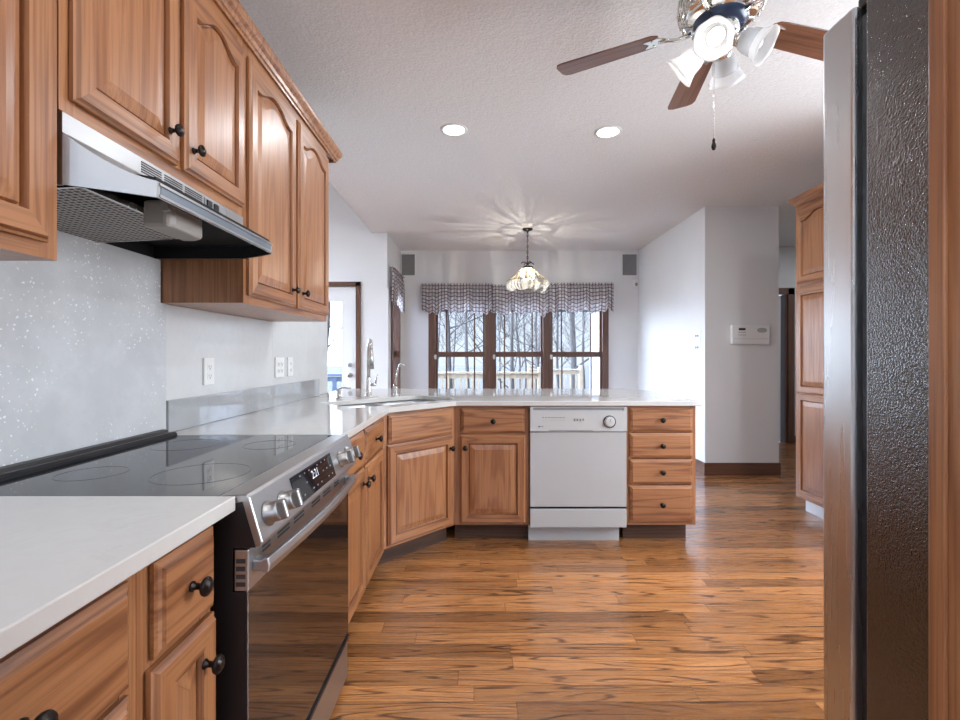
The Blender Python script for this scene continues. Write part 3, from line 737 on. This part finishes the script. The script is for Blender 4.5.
for (bx, by, br) in ((-.95, 1.18, .075), (-.95, 1.56, .10), (-.68, 1.18, .11), (-.68, 1.56, .08)):
    o_ = [(bx+br*math.cos(2*PI*i/40), by+br*math.sin(2*PI*i/40)) for i in range(40)]; i_ = [(bx+(br-.003)*math.cos(2*PI*i/40), by+(br-.003)*math.sin(2*PI*i/40)) for i in range(40)]
    MB().prism(o_, .9081, .9084, holes=[i_]).build('burner_ring', plain('burner_print', (.012, .013, .016), .1), r, True)
# control panel: ledge plus sloped face
ty, tz, by_, bz = -.472, .905, -.445, .812
cs = [(-.505, .80), (-.505, .895), (-.534, .897), (-.534, .909), (-.478, .911), (ty, tz), (by_, bz), (by_-.004, .804)]
mb = MB(); mb.loft([[(x, RY0+.001, z) for x, z in cs], [(x, RY1-.001, z) for x, z in cs]], 0, True, True, True, False)
cp = mb.build('control_panel', STEEL, r, True, .003)
MB().loft([[(x, RY0-.001, z) for x, z in [(-.505,.803),(-.505,.893),(-.486,.897),(-.458,.803)]], [(x, RY0+.0005, z) for x, z in [(-.505,.803),(-.505,.893),(-.486,.897),(-.458,.803)]]], 0, True, True, True, False).build('side_cheek', BLACK, r, True)
sl = Vector((by_-ty, 0, bz-tz)).normalized(); nm = Vector((-sl.z, 0, sl.x)).normalized()
if nm.x < 0: nm = -nm
Mi = root_matrix(r).inverted()
def onpanel(y, t): return Vector((ty, y, tz)) + sl*t
p0, p1 = .012, .085
ds = [onpanel(1.185, p0)-nm*.001, onpanel(1.50, p0)-nm*.001, onpanel(1.50, p1)-nm*.001, onpanel(1.185, p1)-nm*.001]
mb = MB(); mb.loft([ds, [p+nm*.003 for p in ds]], 0, True, True, True, False); disp = mb.build('display', BGLASS, r, True)
fc = bpy.data.curves.new('clock_digits', 'FONT'); fc.body = '2:21'; fc.size = .032; fc.align_x = 'CENTER'; fc.align_y = 'CENTER'
ft = bpy.data.objects.new('clock_text', fc); COL.objects.link(ft); bpy.context.view_layer.update()
fm = bpy.data.meshes.new_from_object(ft); bpy.data.objects.remove(ft)
fo = bpy.data.objects.new('clock_digits', fm); COL.objects.link(fo); fm.materials.clear(); fm.materials.append(LIT); fo.parent = disp
base = onpanel(1.345, .04)+nm*.0024
Rm = Matrix((Vector((0,1,0)), -sl, nm)).transposed().to_4x4(); Rm.translation = Mi @ base
fo.matrix_local = Rm
KEYP = plain('pale_key_print', (.14,.15,.17), .5)
for i in range(9):
    for j in range(3):
        if (i*7+j*5) % 4 == 0 or (3 <= i <= 5 and j == 1): continue
        c = onpanel(1.21+i*.033, .022+j*.025)+nm*.0021; q = Vector((0,.005,0)); s_ = sl*.002
        mk = MB(); mk.add([c-q-s_, c+q-s_, c+q+s_, c-q+s_], [(0,1,2,3)]); mk.build('key_marking', KEYP, disp, False, recalc=False).data.transform(Mi)
for y in (1.04, 1.12, 1.585, 1.665):
    T = frame_to(nm, onpanel(y, .052))
    kb = MB().lathe([(.027,0),(.027,.004),(.022,.006),(.022,.026),(.020,.029)], 24, T=T).build('knob', KSTEEL, r, True)
    g = MB().box(-.008, .008, -.021, .021, .020, .044, 0, T @ Matrix.Rotation(.0, 4, 'Z')).build('grip', KSTEEL, kb, False, .004); g.data.transform(Mi)
# oven door
mb = MB().box(-.503, -.478, RY0+.022, RY1-.004, .19, .800).build('door_core', BLACK, r, True)
MB().box(-.4785, -.475, RY0+.002, RY1-.002, .19, .712).build('oven_window', OGLASS, r, True, .001)
MB().box(-.503, -.474, RY0+.001, RY1-.002, .712, .797).build('door_top_rail', STEEL, r, True, .002)
v = MB()
for i, (a, b) in enumerate(((1.05, 1.09), (1.13, 1.20), (1.23, 1.30), (1.36, 1.43), (1.46, 1.53), (1.57, 1.62))):
    v = MB()
    for j in range(3): v.box(-.4745, -.4733, a, b, .766+j*.0095, .772+j*.0095)
    v.build('door_vent', DKMARK, r, True)
v = MB()
for j in range(4): v.box(-.499, -.480, RY0+.0002, RY0+.0012, .722+j*.016, .731+j*.016)
v.build('edge_slots', DKMARK, r, True)
hp = []; hn = 16
for i in range(hn+1):
    t = i/hn; hp.append((-.442+.016*math.sin(PI*t), RY0+.02+(RY1-RY0-.04)*t))
rings = [[(x-.012, y, .742), (x, y, .742), (x+.003, y, .757), (x, y, .772), (x-.012, y, .772)] for x, y in hp]
MB().loft(rings, 0, True, True, True, False).build('handle', STEEL, r, True, .002)
for y in (RY0+.02, RY1-.05): MB().box(-.475, -.448, y, y+.03, .745, .769).build('handle_bracket', STEEL, r, True, .003)
dr = MB().box(-.503, -.477, RY0+.004, RY1-.004, .035, .178).build('warming_drawer', STEEL, r, True, .003)
MB().box(-.48, -.470, RY0+.004, RY1-.004, .178, .188).build('drawer_gap_trim', BLACK, r, True)
MB().box(-.55, -.52, RY0+.02, RY1-.02, 0, .035).build('toe_plinth', BLACK, r, True)

# ------------------------------------------------------------------ dishwasher
dx0, dx1 = .3235, .9385
r = thing('dishwasher', (.63, 3.05, 0), 'white built-in dishwasher between the peninsula cabinets', 'dishwasher')
MB().box(dx0+.01, dx1-.01, 3.07, 3.62, .10, .872).build('tub', DWG, r, True)
MB().box(dx0, dx1, 3.052, 3.07, .236, .712).build('door', DWG, r, True, .004)
cp = MB().box(dx0, dx1, 3.044, 3.07, .717, .845).box(dx0, dx1, 3.052, 3.07, .845, .8735).box(dx0, dx0+.02, 3.044, 3.07, .845, .8735).box(dx1-.02, dx1, 3.044, 3.07, .845, .8735).box(dx0, dx1, 3.044, 3.07, .868, .8735)
cp = cp.build('control_panel', DWW, r, True, .002); Mi = root_matrix(r).inverted()
MB().box(dx0+.02, dx1-.02, 3.050, 3.053, .852, .868).build('handle_recess', GREYMARK, cp).data.transform(Mi)
MB().box(dx0+.015, dx1-.015, 3.0425, 3.045, .841, .848).build('handle_lip', DWW, cp, bevel=.001).data.transform(Mi)
MB().box(dx0+.12, dx0+.40, 3.0428, 3.0445, .7225, .7265).build('trim_line', GREYMARK, cp).data.transform(Mi)
kb = MB().lathe([(.036,0),(.036,.004),(.031,.006),(.029,.016),(.024,.018)], 28, T=Matrix.Translation((dx0+.504, 3.044, .779)) @ Matrix.Rotation(PI/2, 4, 'X')).build('dial', DWW, r, True)
MB().lathe([(.040,0),(.040,.0052),(.0345,.0055),(.0345,0)], 28, cap0=False, cap1=False, T=Matrix.Translation((dx0+.504, 3.044, .779)) @ Matrix.Rotation(PI/2, 4, 'X')).build('dial_ring', DKMARK, kb).data.transform(Mi)
MB().box(dx0+.502, dx0+.506, 3.0255, 3.0275, .779, .80).build('pointer', GREYMARK, kb).data.transform(Mi)
for row, (z, n_, x0) in enumerate(((.806, 8, .078), (.786, 8, .078))):
    for i in range(n_): MB().box(dx0+x0+i*.0185, dx0+x0+i*.0185+.011, 3.0425, 3.0445, z-.003, z+.003).build('button', GREYMARK if row == 0 else DWG, r, True)
for i in range(4): MB().box(dx0+.277+i*.0185, dx0+.277+i*.0185+.010, 3.042, 3.0445, .783+.002*(i % 2), .799).build('button', GREYMARK, r, True)
MB().box(dx0+.052, dx0+.064, 3.0432, 3.0445, .7445, .7515).box(dx0+.067, dx0+.085, 3.0432, 3.0445, .7465, .7495).build('badge', DKMARK, r, True)
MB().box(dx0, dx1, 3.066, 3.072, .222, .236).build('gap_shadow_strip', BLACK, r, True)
MB().box(dx0, dx1, 3.05, 3.07, .105, .222).build('lower_panel', DWG, r, True, .004)
MB().box(dx0-.003, dx1-.03, 3.115, 3.13, 0, .102).build('toe_panel', DWG, r, True)

# ------------------------------------------------------------------ pantry, refrigerator and its side panel
PX, PY0, PY1 = 2.45, 2.70, 3.71
r = thing('pantry_cabinet', (PX, PY1, 0), 'tall oak pantry cabinet with crown beyond the refrigerator', 'cabinet', None, -R90)
pw = PY1-PY0
MB().box(0, pw, .02, 3.118-PX, .115, 2.355).build('carcass', WV, r)
f = MB().box(0,.045,0,.02,.115,2.355).box(pw-.045,pw,0,.02,.115,2.355).box(.045,pw-.045,0,.02,.115,.15,1).box(.045,pw-.045,0,.02,1.70,1.76,1).box(.045,pw-.045,0,.02,2.30,2.355,1).box(pw/2-.02,pw/2+.02,0,.02,.15,2.3)
f.build('face_frame', [WV, WH], r)
for a, b, kx in ((.03, pw/2-.01, pw/2-.045), (pw/2+.01, pw-.03, pw/2+.045)):
    cab_door(r, a, b, 1.745, 2.31, .045, (kx, 1.80))
    # tall door: two raised panels in one leaf
    zd0, zm, zd1 = .135, .915, 1.705
    lo = panel_mesh(b-a, zm-zd0, DOORP, a, zd0); hi = panel_mesh(b-a, zd1-zm, DOORP, a, zm)
    off = len(lo.v); lo.v += hi.v; lo.f += [[i+off for i in q] for q in hi.f]; lo.m += hi.m; lo.sm += hi.sm
    o = lo.build('door', [WV, WH], r); knob(o, kx, 1.0)
MB().box(0, pw, .075, .095, 0, .115).build('toe_kick', WHITE, r)
mb = MB(); crown(mb, [((3.118, PY1), 0, 1), ((PX, PY1), -1, 1), ((PX, PY0), -1, 0)]); mb.build('crown', WH, r, True)
FX = .62; FT = 1.775
r = thing('refrigerator', (1.07, .45, 0), 'refrigerator with black pebbled side and stainless door edge', 'refrigerator')
MB().box(FX, FX+.90, .08, .770, .02, FT-.005).build('body', PEB, r, True, .004)
MB().box(FX+.012, FX+.888, .770, .792, .06, FT-.02).build('gasket', BLACK, r, True)
for i, (a, b) in enumerate(((FX-.002, FX+.447), (FX+.453, FX+.902))):
    do = MB().box(a, b, .792, .865, .07, FT).build('door', STEELV, r, True, .006, segs=3)
    hx = b-.06 if i == 0 else a+.06
    h = MB().tube([(hx, .865, .70), (hx, .905, .72), (hx, .905, 1.55), (hx, .865, 1.57)], .011, 10).build('handle', STEELV, do); h.data.transform(root_matrix(r).inverted())
MB().box(FX+.01, FX+.07, .745, .80, FT-.006, FT+.014).build('hinge_cover', BLACK, r, True, .004)
MB().box(FX+.02, FX+.88, .10, .76, 0, .02).build('plinth', BLACK, r, True)
r = thing('fridge_enclosure', (.72, .3, 0), 'tall stained wood end panel at the right edge beside the refrigerator', 'panel')
MB().box(.593, .618, -.30, .607, 0, 2.36).build('panel', WV, r, True)
MB().box(.588, .6195, .607, .629, 0, 2.36).build('edge_strip', WV, r, True, .002)
mb = MB()
struct('wall_fridge', MB().box(.66, 1.62, -.12, 0.0, 0, CZ), WALL)

# ------------------------------------------------------------------ wall devices
r = thing('intercom', (2.71, YP, 1.41), 'white intercom panel with black display on the partition wall', 'intercom')
x0, x1, z0, z1 = 2.525, 2.905, 1.312, 1.505
MB().box(x0, x1, YP-.028, YP, z0, z1).build('case', PLAST, r, True, .006)
MB().box(x0+.068, x0+.135, YP-.0295, YP-.027, z1-.052, z1-.030).build('display', BLACK, r, True)
pts = [(.048*math.cos(2*PI*i/24)*(abs(math.cos(2*PI*i/24))**-.3 if abs(math.cos(2*PI*i/24)) > .05 else 1), .024*math.sin(2*PI*i/24)) for i in range(24)]
mb = MB(); T = Matrix.Translation((x0+.30, YP-.027, z1-.052)) @ Matrix.Rotation(PI/2, 4, 'X'); mb.prism([(max(-.048, min(.048, a)), b) for a, b in pts], 0, .003, T=T); mb.build('speaker_grille', plain('speaker_grey', (.36,.36,.36), .7), r, True)
bt = MB()
for j in range(2):
    for i in range(4): MB().box(x0+.066+i*.020, x0+.077+i*.020, YP-.0305, YP-.027, z1-.075-j*.028, z1-.068-j*.028).build('button', GREYMARK, r, True)
MB().box(x0+.02, x1-.02, YP-.0285, YP-.027, z0+.055, z0+.057).build('seam', GREYMARK, r, True)
for z, l in ((1.405, 'upper white light switch plate on the right dining wall'), (1.285, 'lower white light switch plate on the right dining wall')):
    r = thing('light_switch', (XR, 4.98, z), l, 'light switch', 'light switches')
    MB().box(XR-.006, XR, 4.925, 5.035, z-.056, z+.056).build('plate', PLAST, r, True, .002)
    for yy in (4.958, 5.003): MB().box(XR-.014, XR-.006, yy-.005, yy+.005, z-.012, z+.012).build('toggle', GREYMARK, r, True, .001)
for (a, b), l in (((-1.10, -.915), 'grey in-wall speaker high on the back wall left of the valances'), ((2.045, 2.245), 'grey in-wall speaker high on the back wall right of the valances')):
    r = thing('wall_speaker', ((a+b)/2, YB, 2.5), l, 'speaker', 'in-wall speakers')
    MB().box(a-.012, b+.012, YB-.012, YB, 2.335, 2.655).build('frame', PLAST, r, True, .002)
    MB().box(a, b, YB-.016, YB-.008, 2.347, 2.643).build('grille', GRILL, r, True, .002)
r = thing('motion_sensor', (2.235, YB, 2.23), 'small white motion sensor below the right wall speaker', 'sensor')
MB().box(2.20, 2.262, YB-.045, YB, 2.175, 2.29).build('case', PLAST, r, True, .008); MB().box(2.214, 2.248, YB-.047, YB-.044, 2.19, 2.235).build('lens', GREYMARK, r, True)

# ------------------------------------------------------------------ valances
def valance(name, L, H, loc, rotz, label, amp=.035, seed=0, scal=3, depth=.07):
    r = thing(name, loc, label, 'valance', 'plaid valances', rotz)
    g = random.Random(seed); nu, nv = 180, 14
    ph = [g.uniform(0, 6.28) for _ in range(4)]
    vs, fs, uvs = [], [], []
    for j in range(nv+1):
        v = j/nv
        for i in range(nu+1):
            u = i/nu; x = (u-.5)*L
            fold = math.sin(u*L*62+ph[0]) + .6*math.sin(u*L*37+ph[1]) + .5*math.sin(u*L*101+ph[2])
            hem = H*(1 - .07*math.sin(PI*u*scal*2+ph[3]) + .05*math.sin(u*L*37+ph[1]) + .035*math.sin(u*L*62+ph[0]) + .012*g.random())
            z = -v*hem if v > .08 else -v*hem + .008*math.sin(u*L*140)
            edge = min(1, u*L/.03, (1-u)*L/.03)
            y = -.02 - depth*(.75+.25*math.sin(PI*v))*min(1, edge+.25) - amp*(.25+.75*v)*fold*.5
            if v < .12: y += .012
            vs.append((x, y, z)); uvs.append((u*L*1.25, v*H))
    for j in range(nv):
        for i in range(nu):
            a = j*(nu+1)+i; fs.append((a, a+1, a+nu+2, a+nu+1))
    me = bpy.data.meshes.new('cloth'); me.from_pydata(vs, [], fs); me.materials.append(CLOTH)
    ul = me.uv_layers.new(name='UVMap')
    for p in me.polygons:
        p.use_smooth = True
        for li, vi in zip(p.loop_indices, p.vertices): ul.data[li].uv = uvs[vi]
    o = bpy.data.objects.new('cloth', me); COL.objects.link(o); o.parent = r
    MB().tube([(-L/2+.02, -.05, -.02), (L/2-.02, -.05, -.02)], .009, 8).tube([(-L/2+.02, -.05, -.02), (-L/2+.02, 0, -.02)], .007, 6).tube([(L/2-.02, -.05, -.02), (L/2-.02, 0, -.02)], .007, 6).build('curtain_rod', NICKEL, r)
    return r
for a, b, zt, l, sd in ((421.5, 493, 2.215, 'plaid valance over the leftmost of the three dining windows', 1), (491, 549, 2.20, 'plaid valance over the middle dining window, behind the pendant', 2), (547, 614, 2.225, 'plaid valance over the rightmost of the three dining windows', 3)):
    x0, x1 = X(a, YB-.07), X(b, YB-.07)
    valance('valance', x1-x0, .40, ((x0+x1)/2, YB-.024, zt), 0, l, seed=sd)
valance('valance', .80, .46, (-1.095, 6.32, 2.31), R90, 'narrow plaid valance over the side window left of the dining corner', seed=5, scal=1, depth=.03, amp=.012)

# ------------------------------------------------------------------ pendant lamp
PXc, PYc = .574, 5.68
r = thing('pendant_lamp', (PXc, PYc, CZ), 'glass shade pendant lamp on a chain over the dining corner', 'pendant lamp')
MB().lathe([(.0, 0), (.062, 0), (.062, -.008), (.05, -.02), (.015, -.026), (.008, -.05), (0, -.05)], 24, cap0=False, cap1=False).build('canopy', BRONZE, r)
ch = MB()
for i in range(11):
    z = -.06-i*.033; a = (i % 2)*PI/2
    pts = [(.009*math.cos(2*PI*q/10)*math.cos(a), .009*math.cos(2*PI*q/10)*math.sin(a), z-.0165+.021*math.sin(2*PI*q/10)) for q in range(11)]
    ch.tube(pts, .003, 5, cap=False)
ch.tube([(0,0,-.04),(0,0,-.42)], .0022, 5)
ch.build('chain', BRONZE, r)
yk = MB().lathe([(.0,-.40),(.012,-.402),(.016,-.415),(.012,-.43),(0,-.432)], 16, cap0=False, cap1=False).lathe([(.0645,-.450),(.069,-.450),(.069,-.466),(.0645,-.466),(.0645,-.450)], 32, cap0=False, cap1=False)
for i in range(4):
    a = i*PI/2+.4; yk.tube([(.008*math.cos(a), .008*math.sin(a), -.425), (.063*math.cos(a), .063*math.sin(a), -.457)], .004, 6); yk.tube([(.008*math.cos(a), .008*math.sin(a), -.41), (.05*math.cos(a), .05*math.sin(a), -.395), (.078*math.cos(a), .078*math.sin(a), -.405), (.083*math.cos(a), .083*math.sin(a), -.418)], .006, 6)
yk.build('yoke', BRONZE, r)
MB().lathe([(.008,-.455),(.04,-.458),(.063,-.464),(.10,-.50),(.15,-.545),(.20,-.585),(.240,-.615)], 64, cap0=False, cap1=False).build('upper_shade', CONE, r)
MB().lathe([(.238,-.612),(.246,-.615),(.246,-.622),(.238,-.622)], 64, cap0=False, cap1=False).build('rim_band', BRASS, r)
sc_ = lambda a, k_: 1+(.02+.012*k_)*abs(math.sin(a*4))-.02
ls = MB(); prof = [(.242,-.618),(.256,-.64),(.258,-.672),(.240,-.705),(.205,-.735)]
rings = []
for k_, (rr, z) in enumerate(prof):
    rings.append([(rr*(1-.05*k_/4*(1-abs(math.sin(a*4))))*math.cos(a), rr*(1-.05*k_/4*(1-abs(math.sin(a*4))))*math.sin(a), z-.022*(k_/4)*(abs(math.sin(a*4))-.5)) for a in [2*PI*i/96 for i in range(96)]])
ls.loft(rings, 0, True); ls.build('lower_shade', SCAL, r)
rb = MB()
for i in range(8):
    a = 2*PI*i/8
    rb = MB().tube([(q*math.cos(a), q*math.sin(a), z) for q, z in ((.067,-.464),(.15,-.543),(.243,-.616))], .0028, 5).build('rib', BRASS, r)
MB().tube([(0,0,-.46),(0,0,-.60)], .003, 8).build('stem', NICKEL, r)
for i in range(4):
    a = i*PI/2+.5; p = (.09*math.cos(a), .09*math.sin(a))
    sk_ = MB().tube([(0,0,-.585),(p[0]*.6,p[1]*.6,-.605),(p[0],p[1],-.60)], .006, 6).lathe([(.013,-.60),(.013,-.575),(.011,-.57)], 10, T=Matrix.Translation((p[0],p[1],0))).build('socket', NICKEL, r)
    MB().lathe([(.009,-.574),(.015,-.56),(.016,-.545),(.009,-.525),(.002,-.512)], 10, T=Matrix.Translation((p[0],p[1],0))).build('bulb', BULBW, sk_)
l = bpy.data.lights.new('pendant_bulb', 'POINT'); l.energy = 15; l.color = (1, .95, .87); l.shadow_soft_size = .002
lo = bpy.data.objects.new('pendant_bulb', l); COL.objects.link(lo); lo.location = (PXc, PYc-.014, CZ-.575)
# ------------------------------------------------------------------ ceiling fan
FXc, FYc = .90, 1.79
r = thing('ceiling_fan', (FXc, FYc, CZ), 'ceiling fan with wood blades and four bell glass lamps', 'ceiling fan')
MB().lathe([(0,0),(.075,0),(.07,-.03),(.045,-.05),(.02,-.055),(.02,-.115),(0,-.115)], 28, cap0=False, cap1=False).build('canopy', CHROME, r)
NAVY = plain('navy_enamel', (.012, .03, .075), .25)
prof = [(0,-.11),(.06,-.11),(.10,-.125),(.135,-.155),(.142,-.20),(.135,-.235),(.115,-.255),(0,-.255)]
MB().lathe(prof, 40, cap0=False, cap1=False).build('motor_housing', CHROME, r)
vt = MB()
for i in range(30):
    a = 2*PI*i/30; vt.tube([(q*math.cos(a), q*math.sin(a), z) for q, z in ((.11,-.122),(.144,-.16),(.149,-.20),(.141,-.236))], .0035, 5)
vt.build('motor_louvres', CHROME, r)
MB().lathe([(.095,-.253),(.095,-.262),(.075,-.280),(0,-.280)], 36, cap0=False, cap1=False).build('lower_ring', NAVY, r)
MB().lathe([(.062,-.278),(.066,-.30),(.06,-.315),(.05,-.32),(.052,-.345),(.035,-.375),(.012,-.385),(0,-.385)], 28, cap0=False, cap1=False).build('switch_housing', CHROME, r)
for i, deg in enumerate((150, 80, 16, -61, -133)):
    T = Matrix.Rotation(math.radians(deg), 4, 'Z') @ Matrix.Translation((0,0,-.258)) @ Matrix.Rotation(math.radians(-10), 4, 'X')
    hw = lambda t: .055+.010*t
    pts = [(.215, -.038), (.235, -.052), (.27, -.056), (.60, -.066), (.622, -.058), (.632, -.035), (.632, .035), (.622, .058), (.60, .066), (.27, .056), (.235, .052), (.215, .038)]
    b = MB().prism(pts, 0, .006).build('blade', WBLADE, r); b.matrix_local = T; b.modifiers.new('bevel', 'BEVEL').width = .0015
    br = MB().tube([(.10,0,-.012),(.15,0,-.018),(.19,0,-.008),(.22,.0,-.004)], [.010,.008,.008,.006], 8)
    br.prism([(.19,-.012),(.225,-.035),(.275,-.03),(.255,0),(.275,.03),(.225,.035),(.19,.012)], -.005, -.001)
    for q in ((.24,-.022),(.24,.022),(.215,0)): br.lathe([(.005,-.008),(.005,-.004)], 8, T=Matrix.Translation((*q, 0)))
    o = br.build('blade_bracket', CHROME, r); o.matrix_local = T
for i, (deg, on) in enumerate(((-125, 1), (-35, 0), (55, 0), (145, 1))):
    az = math.radians(deg); el = math.radians(-36)
    dvec = Vector((math.cos(az)*math.cos(el), math.sin(az)*math.cos(el), math.sin(el)))
    org = Vector((.055*math.cos(az), .055*math.sin(az), -.335))
    T = frame_to(dvec, org)
    am = MB().tube([(.03*math.cos(az), .03*math.sin(az), -.33), tuple(org), tuple(org+dvec*.012)], .011, 8).lathe([(.016,0),(.029,.006),(.031,.024),(.028,.026)], 20, T=T).build('lamp_arm', CHROME, r)
    wav = lambda a, k_: 1+(.035*math.sin(a*6) if k_ >= 8 else 0)
    sh = MB().lathe([(.026,.016),(.036,.026),(.043,.045),(.0455,.065),(.047,.078),(.0475,.080),(.052,.090),(.060,.104),(.0665,.116)], 48, T=T, cap0=False, cap1=False, mats=[1,1,1,1,1,0,0,0], mod=wav).build('lamp_shade', [FROST, CLEAR], r)
    md = sh.modifiers.new('thick', 'SOLIDIFY'); md.thickness = .002
    MB().lathe([(.012,.02),(.018,.035),(.026,.055),(.028,.07),(.022,.088),(.008,.096),(0,.097)], 20, T=T, cap0=True, cap1=False).build('bulb', BULB if on else BULBOFF, sh)
    if on:
        p = Vector((FXc, FYc, CZ))+org+dvec*.118
        l = bpy.data.lights.new('fan_bulb', 'POINT'); l.energy = .3; l.color = (1, .98, .95); l.shadow_soft_size = .03
        lo = bpy.data.objects.new('fan_bulb', l); COL.objects.link(lo); lo.location = p
MB().tube([(-.033,-.02,-.375),(-.034,-.02,-.70)], .0012, 5).build('pull_chain', CHROME, r)
MB().lathe([(.002,0),(.006,-.008),(.005,-.016),(.008,-.024),(.009,-.034),(.005,-.044),(0,-.046)], 12, T=Matrix.Translation((-.034,-.02,-.70)), cap1=False).build('chain_fob', BRONZE, r)

# ------------------------------------------------------------------ recessed lights (the visible pair) and added unseen fill lights
for i, ((x, y), pw_) in enumerate(zip(CAN, CANW)):
    lab = ['round recessed ceiling light nearer the wall cabinets, left one of the visible pair', 'round recessed ceiling light below the fan blades, right one of the visible pair', 'added unseen fill light above the stove aisle', 'added unseen fill light above the refrigerator aisle', 'added unseen fill light behind the viewpoint on the counter side', 'added unseen fill light behind the viewpoint by the panel', 'added unseen fill light in front of the refrigerator doors'][i]
    r = thing('recessed_and_fill_light', (x, y, CZ), lab, 'ceiling light', 'recessed lights')
    MB().lathe([(.072,0),(.092,0),(.090,-.004),(.074,-.006),(.072,-.004)], 36, cap0=False, cap1=False).build('trim_ring', PLAST, r)
    MB().lathe([(.073,-.001),(.073,-.0035),(.04,-.005),(0,-.005)], 36, cap0=True, cap1=False).build('lens', LENS, r)
    area('recessed_and_fill_lamp', (x, y, CZ-.012), (0,0,0), .13, .13, pw_, WARM, disk=True)
area('hall_fill_light', (4.6, 5.2, CZ-.02), (0,0,0), .3, .3, 14, WARM, disk=True)  # added lamp without a fixture, brightens the hall
area('left_room_fill_light', (-2.9, 3.2, 3.88), (0,0,0), .5, .5, 40, WARM, disk=True)  # added lamp out of view, sends fill light through the opening

# ------------------------------------------------------------------ outdoors
struct('ground', MB().box(-90, 90, YB+.2, 160, -2.3, -2.0).box(-90, -4.9, -30, YB+.2, -2.3, -2.0), LITTER)
struct('floor_deck', MB().box(-4.5, 1.95, YB+.14, 10.3, -.12, -.06).box(1.28, 1.95, 10.3, 12.6, -.12, -.06), DECK)
struct('wall_exterior', MB().box(1.98, 4.0, YB+.14, 8.6, -2.0, 4.5), SIDING)
def railing(p0, p1, label, mat, name='deck_railing', step=.125, zt=.86, bw=.018):
    p0, p1 = Vector(p0), Vector(p1); L = (p1-p0).length; a = math.atan2(p1.y-p0.y, p1.x-p0.x)
    r = thing(name, (p0.x, p0.y, -.06), label, 'railing', None, a); h = zt+.06
    MB().box(0, L, -.07, .07, h-.035, h).build('top_rail', mat, r, bevel=.004)
    MB().box(0, L, -.02, .02, h-.14, h-.05).build('upper_board', mat, r); MB().box(0, L, -.02, .02, .08, .17).build('lower_board', mat, r)
    for x in (0, L): MB().box(x-.045, x+.045, -.045, .045, 0, h+.10).build('post', mat, r, bevel=.01)
    n_ = int(L/step)
    for i in range(1, n_): MB().box(i*L/n_-bw, i*L/n_+bw, -.035, -.02, .08, h-.06).build('baluster', mat, r)
    return r
railing((-2.2, 10.2), (1.29, 10.2), 'cedar deck railing outside the left and middle dining windows', CEDAR)
railing((1.30, 12.5), (2.65, 12.5), 'short cedar deck railing outside the rightmost dining window', CEDAR)
railing((-3.9, 9.0), (-2.3, 9.0), 'blue-grey deck railing outside the glazed door', BLUEWOOD, step=.2, bw=.04)
def tree(x, y, h, rad, seed, label):
    g = random.Random(seed)
    r = thing('bare_tree', (x, y, -2.0), label, 'tree', 'bare trees in the woods')
    tr = MB(); bs = MB()
    pts = [(0,0,-.05)]; lean = (g.uniform(-.05,.05), g.uniform(-.05,.05)); N = 9
    for i in range(1, N+1): pts.append((lean[0]*h*i/N+g.uniform(-.06,.06), lean[1]*h*i/N+g.uniform(-.06,.06), h*i/N))
    tr.tube(pts, [rad*(1-.85*i/N) for i in range(N+1)], 8); tr.build('trunk', BARK, r)
    def branch(p, d, L, rr, lev):
        q = [Vector(p)]; d = Vector(d).normalized()
        for i in range(4):
            d = (d+Vector((g.uniform(-.28,.28), g.uniform(-.28,.28), g.uniform(-.05,.22)))).normalized(); q.append(q[-1]+d*L/4)
        bs.tube(q, [rr, rr*.8, rr*.6, rr*.45, rr*.3], 4 if lev else 5, cap=False)
        if lev < 2:
            for i in range(5 if lev == 0 else 4):
                k_ = g.randint(1, 4); dd = (d+Vector((g.uniform(-1,1), g.uniform(-1,1), g.uniform(-.3,.8)))).normalized()
                branch(q[k_], dd, L*g.uniform(.4,.62), rr*.5, lev+1)
    for i in range(g.randint(12, 17)):
        t = g.uniform(.18, .97); f_ = t*N; k0 = int(f_); p = Vector(pts[k0]).lerp(Vector(pts[min(N, k0+1)]), f_-k0); a = g.uniform(0, 2*PI)
        branch(p, (math.cos(a), math.sin(a), g.uniform(.2,1.0)), h*g.uniform(.16,.30)*(1.15-t*.6), rad*.34*(1-.6*t), 0)
    bs.build('branches', BARK, r, recalc=False)
key = [(-1.0, 17, 13, .12, 'thick bare tree standing beyond the railing in the leftmost window'), (1.05, 15.5, 11, .075, 'forking bare tree filling the middle dining window'), (3.75, 18.5, 14, .14, 'thick bare tree beyond the right railing in the rightmost window'), (1.9, 16.5, 12, .07, 'slender bare tree at the left edge of the rightmost window'),
       (-5.3, 16, 13, .1, 'bare tree seen through the glazed door')]
for i, (x, y, h, rd, l) in enumerate(key): tree(x, y, h, rd, 100+i, l)
g = random.Random(11)
for i in range(27):
    y = 19+26*g.random(); x = (-.17+.46*g.random())*y if i < 20 else -(.28+.12*g.random())*y
    tree(x, y, g.uniform(9, 15), g.uniform(.05, .11), 200+i, 'bare woodland tree among the grey trunks beyond the deck')
